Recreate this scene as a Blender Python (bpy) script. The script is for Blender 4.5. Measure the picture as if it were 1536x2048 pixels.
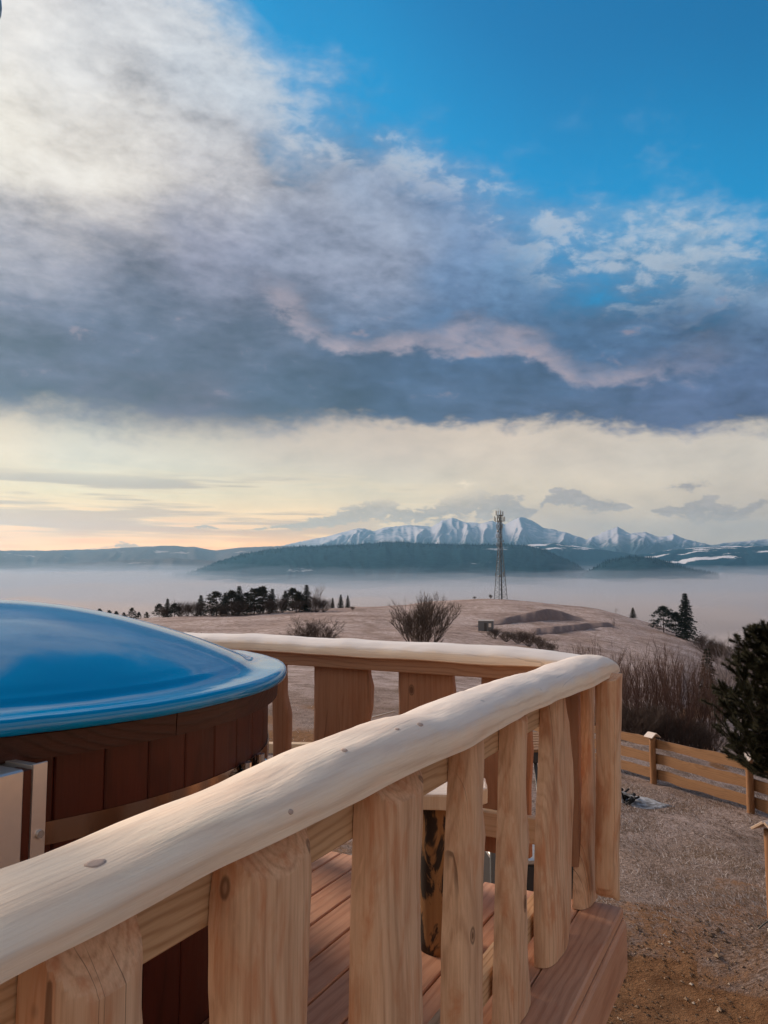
import bpy, bmesh, math, random
import numpy as np
from mathutils import Vector, Matrix, noise as mnoise

for o in list(bpy.data.objects):
    bpy.data.objects.remove(o)
scene = bpy.context.scene
COL = scene.collection
PI = math.pi
rad = math.radians

# ------------------------------------------------------------------ camera
F = 1510.0                      # focal length in photo pixels (photo 1536 x 2048)
PITCH = math.atan((1155.0 - 1024.0) / F)
CP, SP = math.cos(PITCH), math.sin(PITCH)
cam_d = bpy.data.cameras.new('camera')
cam = bpy.data.objects.new('camera', cam_d)
COL.objects.link(cam)
cam.location = (0, 0, 0)
cam.rotation_euler = (PI / 2 + PITCH, 0, 0)
cam_d.sensor_fit = 'VERTICAL'
cam_d.sensor_height = 32.0
cam_d.lens = 32.0 * F / 2048.0
cam_d.clip_start = 0.05
cam_d.clip_end = 90000
scene.camera = cam


def ray(px, py):
    x = (px - 768) / F
    y = (1024 - py) / F
    return Vector((x, CP - y * SP, SP + y * CP))


def at_r(px, py, r):            # point seen at a pixel, at horizontal distance r
    d = ray(px, py)
    return d * (r / math.hypot(d.x, d.y))


def azel(px, py):
    d = ray(px, py)
    return math.degrees(math.atan2(d.x, d.y)), math.degrees(math.atan2(d.z, math.hypot(d.x, d.y)))


def az_of(px):
    return math.degrees(math.atan((px - 768) / F))


# ------------------------------------------------------------------ light
SUN_AZ, SUN_EL = -50.0, 26.0        # degrees, azimuth from +Y, to the left of the view
scene.view_settings.view_transform = 'Standard'
scene.view_settings.look = 'None'
EXPO = 1.7
scene.view_settings.exposure = EXPO
scene.view_settings.gamma = 1.0
scene.cycles.use_denoising = True
scene.cycles.volume_bounces = 1
scene.cycles.max_bounces = 8

sun_d = bpy.data.lights.new('sun', 'SUN')
sun_d.energy = 1.5
sun_d.angle = rad(22)
sun_d.color = (1.0, 0.83, 0.66)
sun = bpy.data.objects.new('sun', sun_d)
COL.objects.link(sun)
sdir = Vector((math.sin(rad(SUN_AZ)) * math.cos(rad(SUN_EL)), math.cos(rad(SUN_AZ)) * math.cos(rad(SUN_EL)), math.sin(rad(SUN_EL))))
sun.rotation_euler = (-sdir).to_track_quat('-Z', 'Y').to_euler()


# ---- small expression layer over shader nodes
class G:
    def __init__(self, tree):
        self.t = tree
        self.n = tree.nodes
        self.l = tree.links

    def put(self, sock, v):
        if isinstance(v, S):
            self.l.new(v.s, sock)
        elif isinstance(v, (tuple, list)):
            n = len(sock.default_value)
            vv = list(v) + [1.0] * (n - len(v))
            sock.default_value = vv[:n]
        else:
            sock.default_value = v

    def m(self, op, a, b=None, c=None, clamp=False):
        nd = self.n.new('ShaderNodeMath')
        nd.operation = op
        nd.use_clamp = clamp
        self.put(nd.inputs[0], a)
        if b is not None:
            self.put(nd.inputs[1], b)
        if c is not None:
            self.put(nd.inputs[2], c)
        return S(self, nd.outputs[0])

    def v(self, op, a, b=None, out='Vector', scale=None):
        nd = self.n.new('ShaderNodeVectorMath')
        nd.operation = op
        self.put(nd.inputs[0], a)
        if b is not None:
            self.put(nd.inputs[1], b)
        if scale is not None:
            self.put(nd.inputs['Scale'], scale)
        return S(self, nd.outputs[out])

    def xyz(self, x, y, z):
        nd = self.n.new('ShaderNodeCombineXYZ')
        for i, q in enumerate((x, y, z)):
            self.put(nd.inputs[i], q)
        return S(self, nd.outputs[0])

    def sep(self, vec):
        nd = self.n.new('ShaderNodeSeparateXYZ')
        self.put(nd.inputs[0], vec)
        return [S(self, nd.outputs[i]) for i in range(3)]

    def noise(self, vec, scale, detail=4, rough=0.55, dist=0.0, color=False, lac=2.0):
        nd = self.n.new('ShaderNodeTexNoise')
        self.put(nd.inputs['Vector'], vec)
        nd.inputs['Scale'].default_value = scale
        nd.inputs['Detail'].default_value = detail
        nd.inputs['Roughness'].default_value = rough
        nd.inputs['Distortion'].default_value = dist
        nd.inputs['Lacunarity'].default_value = lac
        return S(self, nd.outputs['Color' if color else 'Fac'])

    def voronoi(self, vec, scale, feature='F1', out='Distance', rnd=1.0):
        nd = self.n.new('ShaderNodeTexVoronoi')
        nd.feature = feature
        self.put(nd.inputs['Vector'], vec)
        nd.inputs['Scale'].default_value = scale
        nd.inputs['Randomness'].default_value = rnd
        return S(self, nd.outputs[out])

    def ss(self, x, lo, hi, a=0.0, b=1.0):
        nd = self.n.new('ShaderNodeMapRange')
        nd.interpolation_type = 'SMOOTHSTEP'
        self.put(nd.inputs[0], x)
        for i, q in enumerate((lo, hi, a, b)):
            self.put(nd.inputs[1 + i], q)
        return S(self, nd.outputs[0])

    def mix(self, f, a, b, blend='MIX'):
        nd = self.n.new('ShaderNodeMix')
        nd.data_type = 'RGBA'
        nd.blend_type = blend
        self.put(nd.inputs[0], f)
        self.put(nd.inputs[6], a)
        self.put(nd.inputs[7], b)
        return S(self, nd.outputs[2])

    def curve(self, x, pts, xlo, xhi, ylo, yhi):
        mr = self.n.new('ShaderNodeMapRange')
        self.put(mr.inputs[0], x)
        mr.inputs[1].default_value = xlo
        mr.inputs[2].default_value = xhi
        fc = self.n.new('ShaderNodeFloatCurve')
        self.l.new(mr.outputs[0], fc.inputs['Value'])
        cu = fc.mapping.curves[0]
        q = [((a - xlo) / (xhi - xlo), (b - ylo) / (yhi - ylo)) for a, b in pts]
        cu.points[0].location = q[0]
        cu.points[1].location = q[-1]
        for a, b in q[1:-1]:
            cu.points.new(a, b)
        fc.mapping.update()
        return S(self, fc.outputs[0]) * (yhi - ylo) + ylo

    def ramp(self, x, stops):
        nd = self.n.new('ShaderNodeValToRGB')
        self.put(nd.inputs[0], x)
        el = nd.color_ramp.elements
        while len(el) < len(stops):
            el.new(0.5)
        for e, (p, c) in zip(el, stops):
            e.position = p
            e.color = (*c, 1)
        return S(self, nd.outputs[0])


class S:
    def __init__(self, g, s):
        self.g, self.s = g, s

    def __add__(self, o): return self.g.m('ADD', self, o)
    def __radd__(self, o): return self.g.m('ADD', o, self)
    def __sub__(self, o): return self.g.m('SUBTRACT', self, o)
    def __rsub__(self, o): return self.g.m('SUBTRACT', o, self)
    def __mul__(self, o): return self.g.m('MULTIPLY', self, o)
    def __rmul__(self, o): return self.g.m('MULTIPLY', o, self)
    def __truediv__(self, o): return self.g.m('DIVIDE', self, o)


def lin(c):
    return tuple((x / 255 / 12.92) if x / 255 <= 0.04045 else ((x / 255 + 0.055) / 1.055) ** 2.4 for x in c)


# ---- the sky: physical clear sky, a cloud mass high on the left, a dark deck, a pale band and streaks below it
world = bpy.data.worlds.new('World')
scene.world = world
world.use_nodes = True
wt = world.node_tree
wt.nodes.clear()
g = G(wt)
tc = wt.nodes.new('ShaderNodeTexCoord')
D = g.v('NORMALIZE', S(g, tc.outputs['Generated']))
dx, dy, dz = g.sep(D)
el = g.m('ARCSINE', dz) * (180 / PI)
az = g.m('ARCTAN2', dx, dy) * (180 / PI)
sky = wt.nodes.new('ShaderNodeTexSky')
sky.sky_type = 'NISHITA'
sky.sun_disc = False
sky.sun_elevation = rad(SUN_EL)
sky.sun_rotation = rad(SUN_AZ)
sky.altitude = 900
sky.ozone_density = 3.0
sky.dust_density = 0.6
SKY_STRENGTH = 0.1
clear = g.v('MULTIPLY', S(g, sky.outputs[0]), (0.01 * SKY_STRENGTH, 1.10 * SKY_STRENGTH, 1.42 * SKY_STRENGTH))

dzc = g.m('MAXIMUM', dz, 0.0)
iz = g.m('DIVIDE', 1.0, dzc + 0.16)
pc = g.xyz(dx * iz, dy * iz, 0.0)
rt = wt.nodes.new('ShaderNodeVectorRotate')
rt.rotation_type = 'Z_AXIS'
rt.inputs['Angle'].default_value = rad(-27)
g.put(rt.inputs['Vector'], pc)
pr = g.v('MULTIPLY', S(g, rt.outputs[0]), (0.8, 1.25, 1.0))
nP = g.noise(pr, 2.1, 6, 0.6, 0.25)              # streaky cloud texture in the cloud plane
nP2 = g.noise(pr, 6.5, 4, 0.6, 0.6)
nPb = g.noise(pc, 3.4, 6, 0.55, 0.3)              # puffy
qd = g.v('MULTIPLY', D, (1.0, 1.0, 2.0))
nW = g.noise(qd, 2.6, 3, 0.5, 0.0, color=True)
wv = g.sep(nW)
nD = g.noise(qd, 9.0, 6, 0.6, 0.2)
nC = g.noise(qd, 26.0, 5, 0.62, 0.3)
fine0 = g.noise(qd, 60.0, 5, 0.6, 0.3)
W = g.xyz(az + (wv[0] - 0.5) * 14 + (nPb - 0.5) * 7, el + (wv[1] - 0.5) * 6 + (nP - 0.5) * 6 + (nP2 - 0.5) * 3.5, 0.0)
WL = g.xyz(az + (wv[0] - 0.5) * 10, el + (nD - 0.5) * 1.6, 0.0)


def field(vec, pts, default, w0, sx, sy, cols, elo, ehi, n):
    """smooth colour field over azimuth and elevation: one colour ramp per azimuth, blended"""
    P = [(*azel(q[0], q[1]), lin(q[2])) for q in pts]
    dl = lin(default)
    va, ve, _ = g.sep(vec)
    t = g.m('DIVIDE', ve - elo, ehi - elo, clamp=True)
    out = None
    for i, a in enumerate(cols):
        stops = []
        for k in range(n):
            e = elo + (ehi - elo) * k / (n - 1)
            ws, acc = w0, [x * w0 for x in dl]
            for (pa, pe, pcol) in P:
                w = math.exp(-((a - pa) / sx) ** 2 - ((e - pe) / sy) ** 2)
                ws += w
                acc = [x + w * y for x, y in zip(acc, pcol)]
            stops.append((k / (n - 1), tuple(x / ws for x in acc)))
        r = g.ramp(t, stops)
        out = r if out is None else g.mix(g.ss(va, cols[i - 1], a), out, r)
    return out


COLS = [-48, -36, -28, -21, -14, -7, 0, 7, 14, 21, 28, 40]
UP = [(-150, 230, (255, 246, 230)), (0, 250, (254, 246, 230)), (150, 330, (250, 240, 224)), (60, 130, (226, 226, 228)), (300, 200, (206, 212, 222)), (420, 90, (196, 206, 220)),
      (320, 320, (232, 226, 220)), (480, 330, (206, 206, 212)), (620, 390, (170, 177, 194)), (520, 215, (180, 198, 220)), (60, 440, (205, 203, 208)),
      (40, 520, (138, 140, 158)), (300, 520, (150, 150, 166)), (150, 620, (84, 100, 126)), (60, 760, (92, 92, 108)), (300, 800, (104, 96, 108)), (500, 700, (84, 98, 120)),
      (470, 440, (124, 134, 164)), (700, 320, (124, 148, 180)), (720, 440, (158, 172, 198)), (820, 530, (158, 165, 186)), (600, 560, (130, 136, 156)),
      (900, 640, (84, 112, 146)), (800, 760, (76, 94, 120)), (960, 520, (98, 132, 174)), (1080, 700, (78, 112, 148)), (1050, 800, (86, 100, 126)), (1300, 800, (94, 108, 138)),
      (1250, 680, (78, 114, 150)), (1400, 600, (92, 130, 170)), (1480, 760, (94, 110, 144)), (1150, 560, (104, 142, 184)), (1300, 510, (160, 184, 208)), (1500, 520, (150, 178, 206)), (1700, 650, (100, 126, 160))]
upc = field(W, UP, (206, 200, 198), 0.004, 5.0, 3.6, COLS, 8, 46, 24)
LOW = [(-100, 900, (246, 226, 196)), (80, 905, (244, 226, 198)), (270, 910, (206, 210, 204)), (420, 905, (240, 224, 198)), (560, 880, (206, 190, 176)), (760, 900, (208, 192, 178)), (950, 900, (222, 206, 190)),
       (1200, 900, (214, 202, 190)), (1500, 900, (214, 206, 196)), (1250, 985, (226, 214, 196)), (1000, 960, (226, 212, 192)), (700, 960, (214, 202, 186)), (1480, 985, (214, 204, 194)),
       (80, 985, (224, 222, 196)), (400, 985, (226, 222, 200)), (700, 990, (226, 222, 204)), (60, 1050, (255, 212, 146)), (300, 1085, (255, 188, 116)), (0, 1092, (255, 182, 106)), (520, 1065, (252, 206, 148)),
       (800, 1050, (212, 198, 184)), (1100, 1060, (190, 180, 176)), (1400, 1065, (178, 172, 172)), (1700, 1040, (180, 174, 174))]
loc = field(WL, LOW, (212, 200, 186), 0.004, 5.5, 1.9, COLS, 0, 14, 20)

# light and dark inside the cloud mass
nB1 = g.noise(pc, 8.5, 5, 0.6, 0.5)
hiE = g.ss(el, 16, 26, 0.35, 1.0)
bil = g.m('ABSOLUTE', nB1 * 2.0 - 1.0)
upc = g.v('SCALE', upc, scale=g.m('MAXIMUM', 0.96 + hiE * ((0.28 - bil) * 0.4 + (nP2 - 0.5) * 0.35) + (nD - 0.5) * 1.0 + (nC - 0.5) * 0.85 + (fine0 - 0.5) * 0.35 + (nP - 0.5) * 1.1 + (nPb - 0.5) * 0.8, 0.3))
# pale mauve wisps hanging in front of the dark deck
a1, e1 = azel(560, 640)
a2, e2 = azel(860, 705)
a3, e3 = azel(1250, 775)
wc = g.curve(az, [(-60, 30), (-30, 22), (a1 - 3, e1 + 1.2), (a1, e1), (a2 - 6, e2 - 0.4), (a2, e2), (a2 + 5, e2 + 0.2), (a3, e3), (a3 + 8, e3 + 1), (60, 15)], -60, 60, 0, 40)
wd = (el - wc) + (nD - 0.5) * 5.5 + (nC - 0.5) * 2.0
wis = g.ss(wd, -0.6, 0.5) * g.ss(wd, 2.6, 0.4) * g.ss(az, a1 - 3, a1 + 1) * g.ss(az, a3 + 10, a3 - 3)
upc = g.mix(g.m('MULTIPLY', wis, 0.66 + (nC - 0.5) * 1.6 + (nP2 - 0.5) * 1.2, clamp=True), upc, lin((178, 168, 178)))
pf = g.ss(nC * 0.6 + nD * 0.4, 0.57, 0.68) * g.ss(el, 12, 14) * g.ss(el, 24, 19)
upc = g.mix(pf * 0.6, upc, lin((158, 146, 154)))

# where the clear sky opens, and its ragged rim
bpx = [(330, -90), (450, -10), (530, 130), (600, 205), (700, 215), (820, 300), (930, 385), (1030, 440), (1130, 475), (1260, 460), (1400, 455), (1536, 470)]
bp = [azel(*q) for q in bpx]
bnd = [(-180, 66), (-120, 66), (-60, 64), (-28, 54)] + [b for b in bp] + [(45, 24), (80, 36), (130, 58), (180, 66)]  # cloud outside the view carried higher, shaped for neutral light on the foreground
eb = g.curve(az, bnd, -180, 180, 0, 90)
edge = eb - el + (nP - 0.5) * 13 + (nPb - 0.5) * 8 + (nP2 - 0.5) * 3 + (nC - 0.5) * 5 + (nD - 0.5) * 5
cover = g.ss(edge, -4.2, 4.6)
lit = g.ss(edge, -3.5, 0.8) * g.ss(edge, 5.0, 0.8) * g.ss(nPb + (nP2 - 0.5) * 0.5 + (nC - 0.5) * 0.9, 0.44, 0.66)
upc = g.mix(lit * 0.62, upc, lin((226, 228, 232)))
upc = g.v('POWER', upc, (1.36, 1.40, 1.38))
uc = g.sep(upc)
upc = g.xyz(*[(1.0 - g.m('EXPONENT', c_ * -1.5)) * k_ for c_, k_ in zip(uc, (1.08, 1.03, 0.97))])
wisp = g.ss(nP * 0.6 + nPb * 0.4, 0.55, 0.78) * g.ss(eb - el, -16, -2) * 0.7
veil = g.ss(eb - el, -13, 2) * 0.5
clear = g.mix(veil, clear, lin((5, 165, 224)))
clear = g.mix(wisp, clear, lin((176, 196, 220)))
upper = g.mix(cover, clear, upc)

# base of the dark deck
dpx = [(0, 838), (160, 846), (300, 862), (420, 868), (560, 862), (700, 846), (820, 852), (1000, 850), (1150, 852), (1300, 866), (1440, 862), (1536, 858)]
dpts = [(-180, 11.6), (-60, 11.8)] + [azel(*q) for q in dpx] + [(60, 11.6), (180, 11.6)]
ed = g.curve(az, dpts, -180, 180, 0, 30)
soft = g.ss(az, 2, -14)
de = el - ed + (nD - 0.5) * 3.4 + (nC - 0.5) * 2.4 + (fine0 - 0.5) * 1.0
deck = g.ss(de, soft * -1.1 - 0.7, soft * 1.2 + 0.9)

# pale band: streaks of stratus on the left, cumulus over the mountains
loc = g.v('SCALE', loc, scale=1.0 + (nD - 0.5) * 0.5 + (nC - 0.5) * 0.3)
st = g.noise(g.xyz(dx * 2.2, dy * 2.2, el * 0.62), 1.0, 5, 0.55, 0.15)
st2 = g.noise(g.xyz(dx * 6.0, dy * 6.0, el * 2.1 + 7.0), 1.0, 5, 0.55, 0.1)
sm = g.ss(st * 0.6 + st2 * 0.4 + g.ss(az, 10, -24) * 0.04, 0.48, 0.56) * g.ss(el, 2.2, 3.6) * g.ss(el, 8.0, 6.6) * g.ss(az, 9, -8)
sb = g.ss(st * 0.6 + st2 * 0.4, 0.42, 0.50) * g.ss(st * 0.6 + st2 * 0.4, 0.55, 0.50) * g.ss(el, 9.5, 6.0) * g.ss(az, 12, -6)
loc = g.mix(sb * 0.45, loc, lin((255, 236, 200)))
loc = g.mix(sm * 0.68, loc, lin((168, 152, 146)))

CT = [(-200, 1085, 1100), (120, 1098, 1102), (200, 1092, 1100), (245, 1078, 1102), (300, 1094, 1100), (360, 1058, 1064), (400, 1044, 1062), (450, 1056, 1062), (560, 1046, 1062), (640, 1026, 1060), (690, 1012, 1056),
      (720, 990, 1052), (770, 986, 1046), (810, 1008, 1050), (860, 1000, 1056), (900, 975, 1050), (945, 962, 1046), (985, 968, 1052), (1020, 975, 1058), (1050, 990, 1056), (1072, 1010, 1030),
      (1085, 998, 1012), (1105, 978, 1018), (1145, 964, 1026), (1185, 982, 1028), (1230, 994, 1026), (1262, 1006, 1022), (1285, 1016, 1018), (1310, 1014, 1030), (1350, 1002, 1036), (1395, 980, 1048), (1440, 990, 1052), (1478, 1008, 1044), (1500, 998, 1030),
      (1535, 982, 1024), (1600, 980, 1040), (1800, 1000, 1060)]
cmid, chalf = [], []
for (px, y0, y1) in CT:
    a, e0 = azel(px, y0)
    e1_ = azel(px, y1)[1]
    cmid.append((a, (e0 + e1_) / 2))
    chalf.append((a, (e0 - e1_) / 2))
caz = az + (nC - 0.5) * 1.6
cm_ = g.curve(caz, [(-60, 3.0)] + cmid + [(60, 5.0)], -60, 60, 0, 10)
ch_ = g.curve(caz, [(-60, 0.5)] + chalf + [(60, 0.9)], -60, 60, 0, 10)
mx = 1.0 - (g.m('ABSOLUTE', el - cm_) + 0.08) / g.m('MAXIMUM', ch_, 0.05)
a, e = azel(1375, 972)
mx = g.m('MAXIMUM', mx, 1.0 - g.v('LENGTH', g.v('MULTIPLY', g.v('SUBTRACT', g.xyz(caz, el, 0.0), (a, e, 0)), (1 / 1.7, 1 / 0.42, 0)), out='Value'))
fine = fine0
cf = mx * 0.8 + (fine - 0.5) * 2.3 + (nC - 0.5) * 1.5
cum = g.ss(cf, 0.02, 0.42)
az0, el0 = azel(920, 985)
gl = g.ss(az, az0 + 5, az0 - 1) * g.ss(el, el0 - 1.6, el0 + 0.9)
ccol = g.mix(gl, lin((164, 158, 161)), lin((242, 228, 206)))
ccol = g.mix(g.ss(az, -4, -22), ccol, lin((160, 142, 134)))
ccol = g.v('SCALE', ccol, scale=1.0 + (fine - 0.5) * 0.9 + (nC - 0.5) * 0.5)
ccol = g.mix(g.ss(cf, 0.55, 0.10) * g.ss(el, cm_ - 0.2, cm_ + 0.5) * 0.55, ccol, lin((240, 226, 205)))
loc = g.mix(cum * 0.92, loc, ccol)
lowk = g.ss(el, 9, 1.5) * g.ss(az, 16, -12, 0.55, 1.25)
loc = g.v('MULTIPLY', loc, g.xyz(1.10 + lowk * 0.72, 1.02 + lowk * 0.32, 0.90 - lowk * 0.26))

col = g.mix(deck, loc, upper)
# glow of the veiled sun, out to the left
sdot = g.v('DOT_PRODUCT', D, tuple(sdir), out='Value')
glow = g.m('EXPONENT', (1.0 - sdot) * -22.0)
col = g.v('ADD', col, g.v('SCALE', (1.0, 0.80, 0.56), scale=glow * 0.09))
# below the horizon only the pale valley air
below = g.ss(el, 0.4, -2.5)
col = g.mix(below, col, lin((150, 146, 150)))
bg = wt.nodes.new('ShaderNodeBackground')
wt.links.new(col.s, bg.inputs['Color'])
bg.inputs['Strength'].default_value = 2 ** -EXPO
wo = wt.nodes.new('ShaderNodeOutputWorld')
wt.links.new(bg.outputs[0], wo.inputs['Surface'])
world.cycles.sampling_method = 'MANUAL'
world.cycles.sample_map_resolution = 512


# ------------------------------------------------------------------ helpers
def mat(name, color=(0.5, 0.5, 0.5), rough=0.6, metal=0.0):
    m = bpy.data.materials.new(name)
    m.use_nodes = True
    b = m.node_tree.nodes['Principled BSDF']
    b.inputs['Base Color'].default_value = (*color, 1)
    b.inputs['Roughness'].default_value = rough
    b.inputs['Metallic'].default_value = metal
    return m, G(m.node_tree), b


def bump(q, b, h, strength=0.3, dist=0.01):
    nd = q.n.new('ShaderNodeBump')
    nd.inputs['Strength'].default_value = strength
    nd.inputs['Distance'].default_value = dist
    q.put(nd.inputs['Height'], h)
    q.l.new(nd.outputs[0], b.inputs['Normal'])


def tcoord(q, kind='Object'):
    return S(q, q.n.new('ShaderNodeTexCoord').outputs[kind])


def new_mesh(name, verts, faces, m=None, smooth=False, sharp=None):
    me = bpy.data.meshes.new(name)
    me.from_pydata([tuple(v) for v in verts], [], faces)
    me.validate()
    me.update()
    if m:
        me.materials.append(m)
    if smooth:
        me.polygons.foreach_set('use_smooth', [True] * len(me.polygons))
        if sharp:
            me.set_sharp_from_angle(angle=rad(sharp))
    return me


def link(name, me, parent=None, loc=(0, 0, 0), rot=(0, 0, 0)):
    o = bpy.data.objects.new(name, me)
    COL.objects.link(o)
    o.parent = parent
    o.location = loc
    o.rotation_euler = rot
    return o


def obj(name, verts, faces, m, parent=None, loc=(0, 0, 0), rot=(0, 0, 0), smooth=False, sharp=None):
    return link(name, new_mesh(name, verts, faces, m, smooth, sharp), parent, loc, rot)


def tag(o, label=None, cat=None, group=None, kind=None):
    if label:
        o['label'] = label
    if cat:
        o['category'] = cat
    if group:
        o['group'] = group
    if kind:
        o['kind'] = kind
    return o


def empty(name, loc=(0, 0, 0), rz=0.0):
    o = bpy.data.objects.new(name, None)
    COL.objects.link(o)
    o.location = loc
    o.rotation_euler = (0, 0, rz)
    o.empty_display_size = 0.1
    return o


def copy_tree(o, parent=None):
    c = o.copy()
    COL.objects.link(c)
    c.parent = parent
    for ch in list(o.children):
        copy_tree(ch, c)
    return c


def box_vf(x0, x1, y0, y1, z0, z1, bev=0.0):
    bm = bmesh.new()
    bmesh.ops.create_cube(bm, size=1.0)
    for v in bm.verts:
        v.co = Vector((x0 + (v.co.x + .5) * (x1 - x0), y0 + (v.co.y + .5) * (y1 - y0), z0 + (v.co.z + .5) * (z1 - z0)))
    if bev > 0:
        bmesh.ops.bevel(bm, geom=bm.edges[:], offset=bev, segments=1, affect='EDGES')
    bm.verts.index_update()
    vs = [v.co.copy() for v in bm.verts]
    fs = [[v.index for v in f.verts] for f in bm.faces]
    bm.free()
    return vs, fs


def box(name, x0, x1, y0, y1, z0, z1, m, parent=None, bev=0.003, origin=None):
    if origin is None:
        origin = ((x0 + x1) / 2, (y0 + y1) / 2, (z0 + z1) / 2)
    vs, fs = box_vf(x0 - origin[0], x1 - origin[0], y0 - origin[1], y1 - origin[1], z0 - origin[2], z1 - origin[2], bev)
    return obj(name, vs, fs, m, parent, origin)


def tube(V, Fc, p0, p1, r0, r1, n=4, cap=False):
    p0, p1 = Vector(p0), Vector(p1)
    d = (p1 - p0)
    if d.length < 1e-6:
        return
    d.normalize()
    a = d.orthogonal().normalized()
    b = d.cross(a)
    i = len(V)
    for p, r in ((p0, r0), (p1, r1)):
        for k in range(n):
            t = 2 * PI * k / n
            V.append(p + (a * math.cos(t) + b * math.sin(t)) * r)
    for k in range(n):
        Fc.append((i + k, i + (k + 1) % n, i + n + (k + 1) % n, i + n + k))
    if cap:
        Fc.append(tuple(i + k for k in reversed(range(n))))
        Fc.append(tuple(i + n + k for k in range(n)))


def loft(rings, closed=True, caps=True):
    n = len(rings[0])
    V = [p for r in rings for p in r]
    Fc = []
    for i in range(len(rings) - 1):
        for k in range(n if closed else n - 1):
            k2 = (k + 1) % n
            Fc.append((i * n + k, i * n + k2, (i + 1) * n + k2, (i + 1) * n + k))
    if caps:
        Fc.append(tuple(reversed(range(n))))
        Fc.append(tuple((len(rings) - 1) * n + k for k in range(n)))
    return V, Fc


def lathe(prof, n=64, caps=False):
    V, Fc = [], []
    for (r, z) in prof:
        for k in range(n):
            t = 2 * PI * k / n
            V.append((r * math.cos(t), r * math.sin(t), z))
    for i in range(len(prof) - 1):
        for k in range(n):
            k2 = (k + 1) % n
            Fc.append((i * n + k, i * n + k2, (i + 1) * n + k2, (i + 1) * n + k))
    if caps:
        Fc.append(tuple(reversed(range(n))))
        Fc.append(tuple((len(prof) - 1) * n + k for k in range(n)))
    return V, Fc


def n1(x, s=0.0):
    return mnoise.noise(Vector((x, s * 7.31 + 0.37, s * 3.17)))


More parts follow.
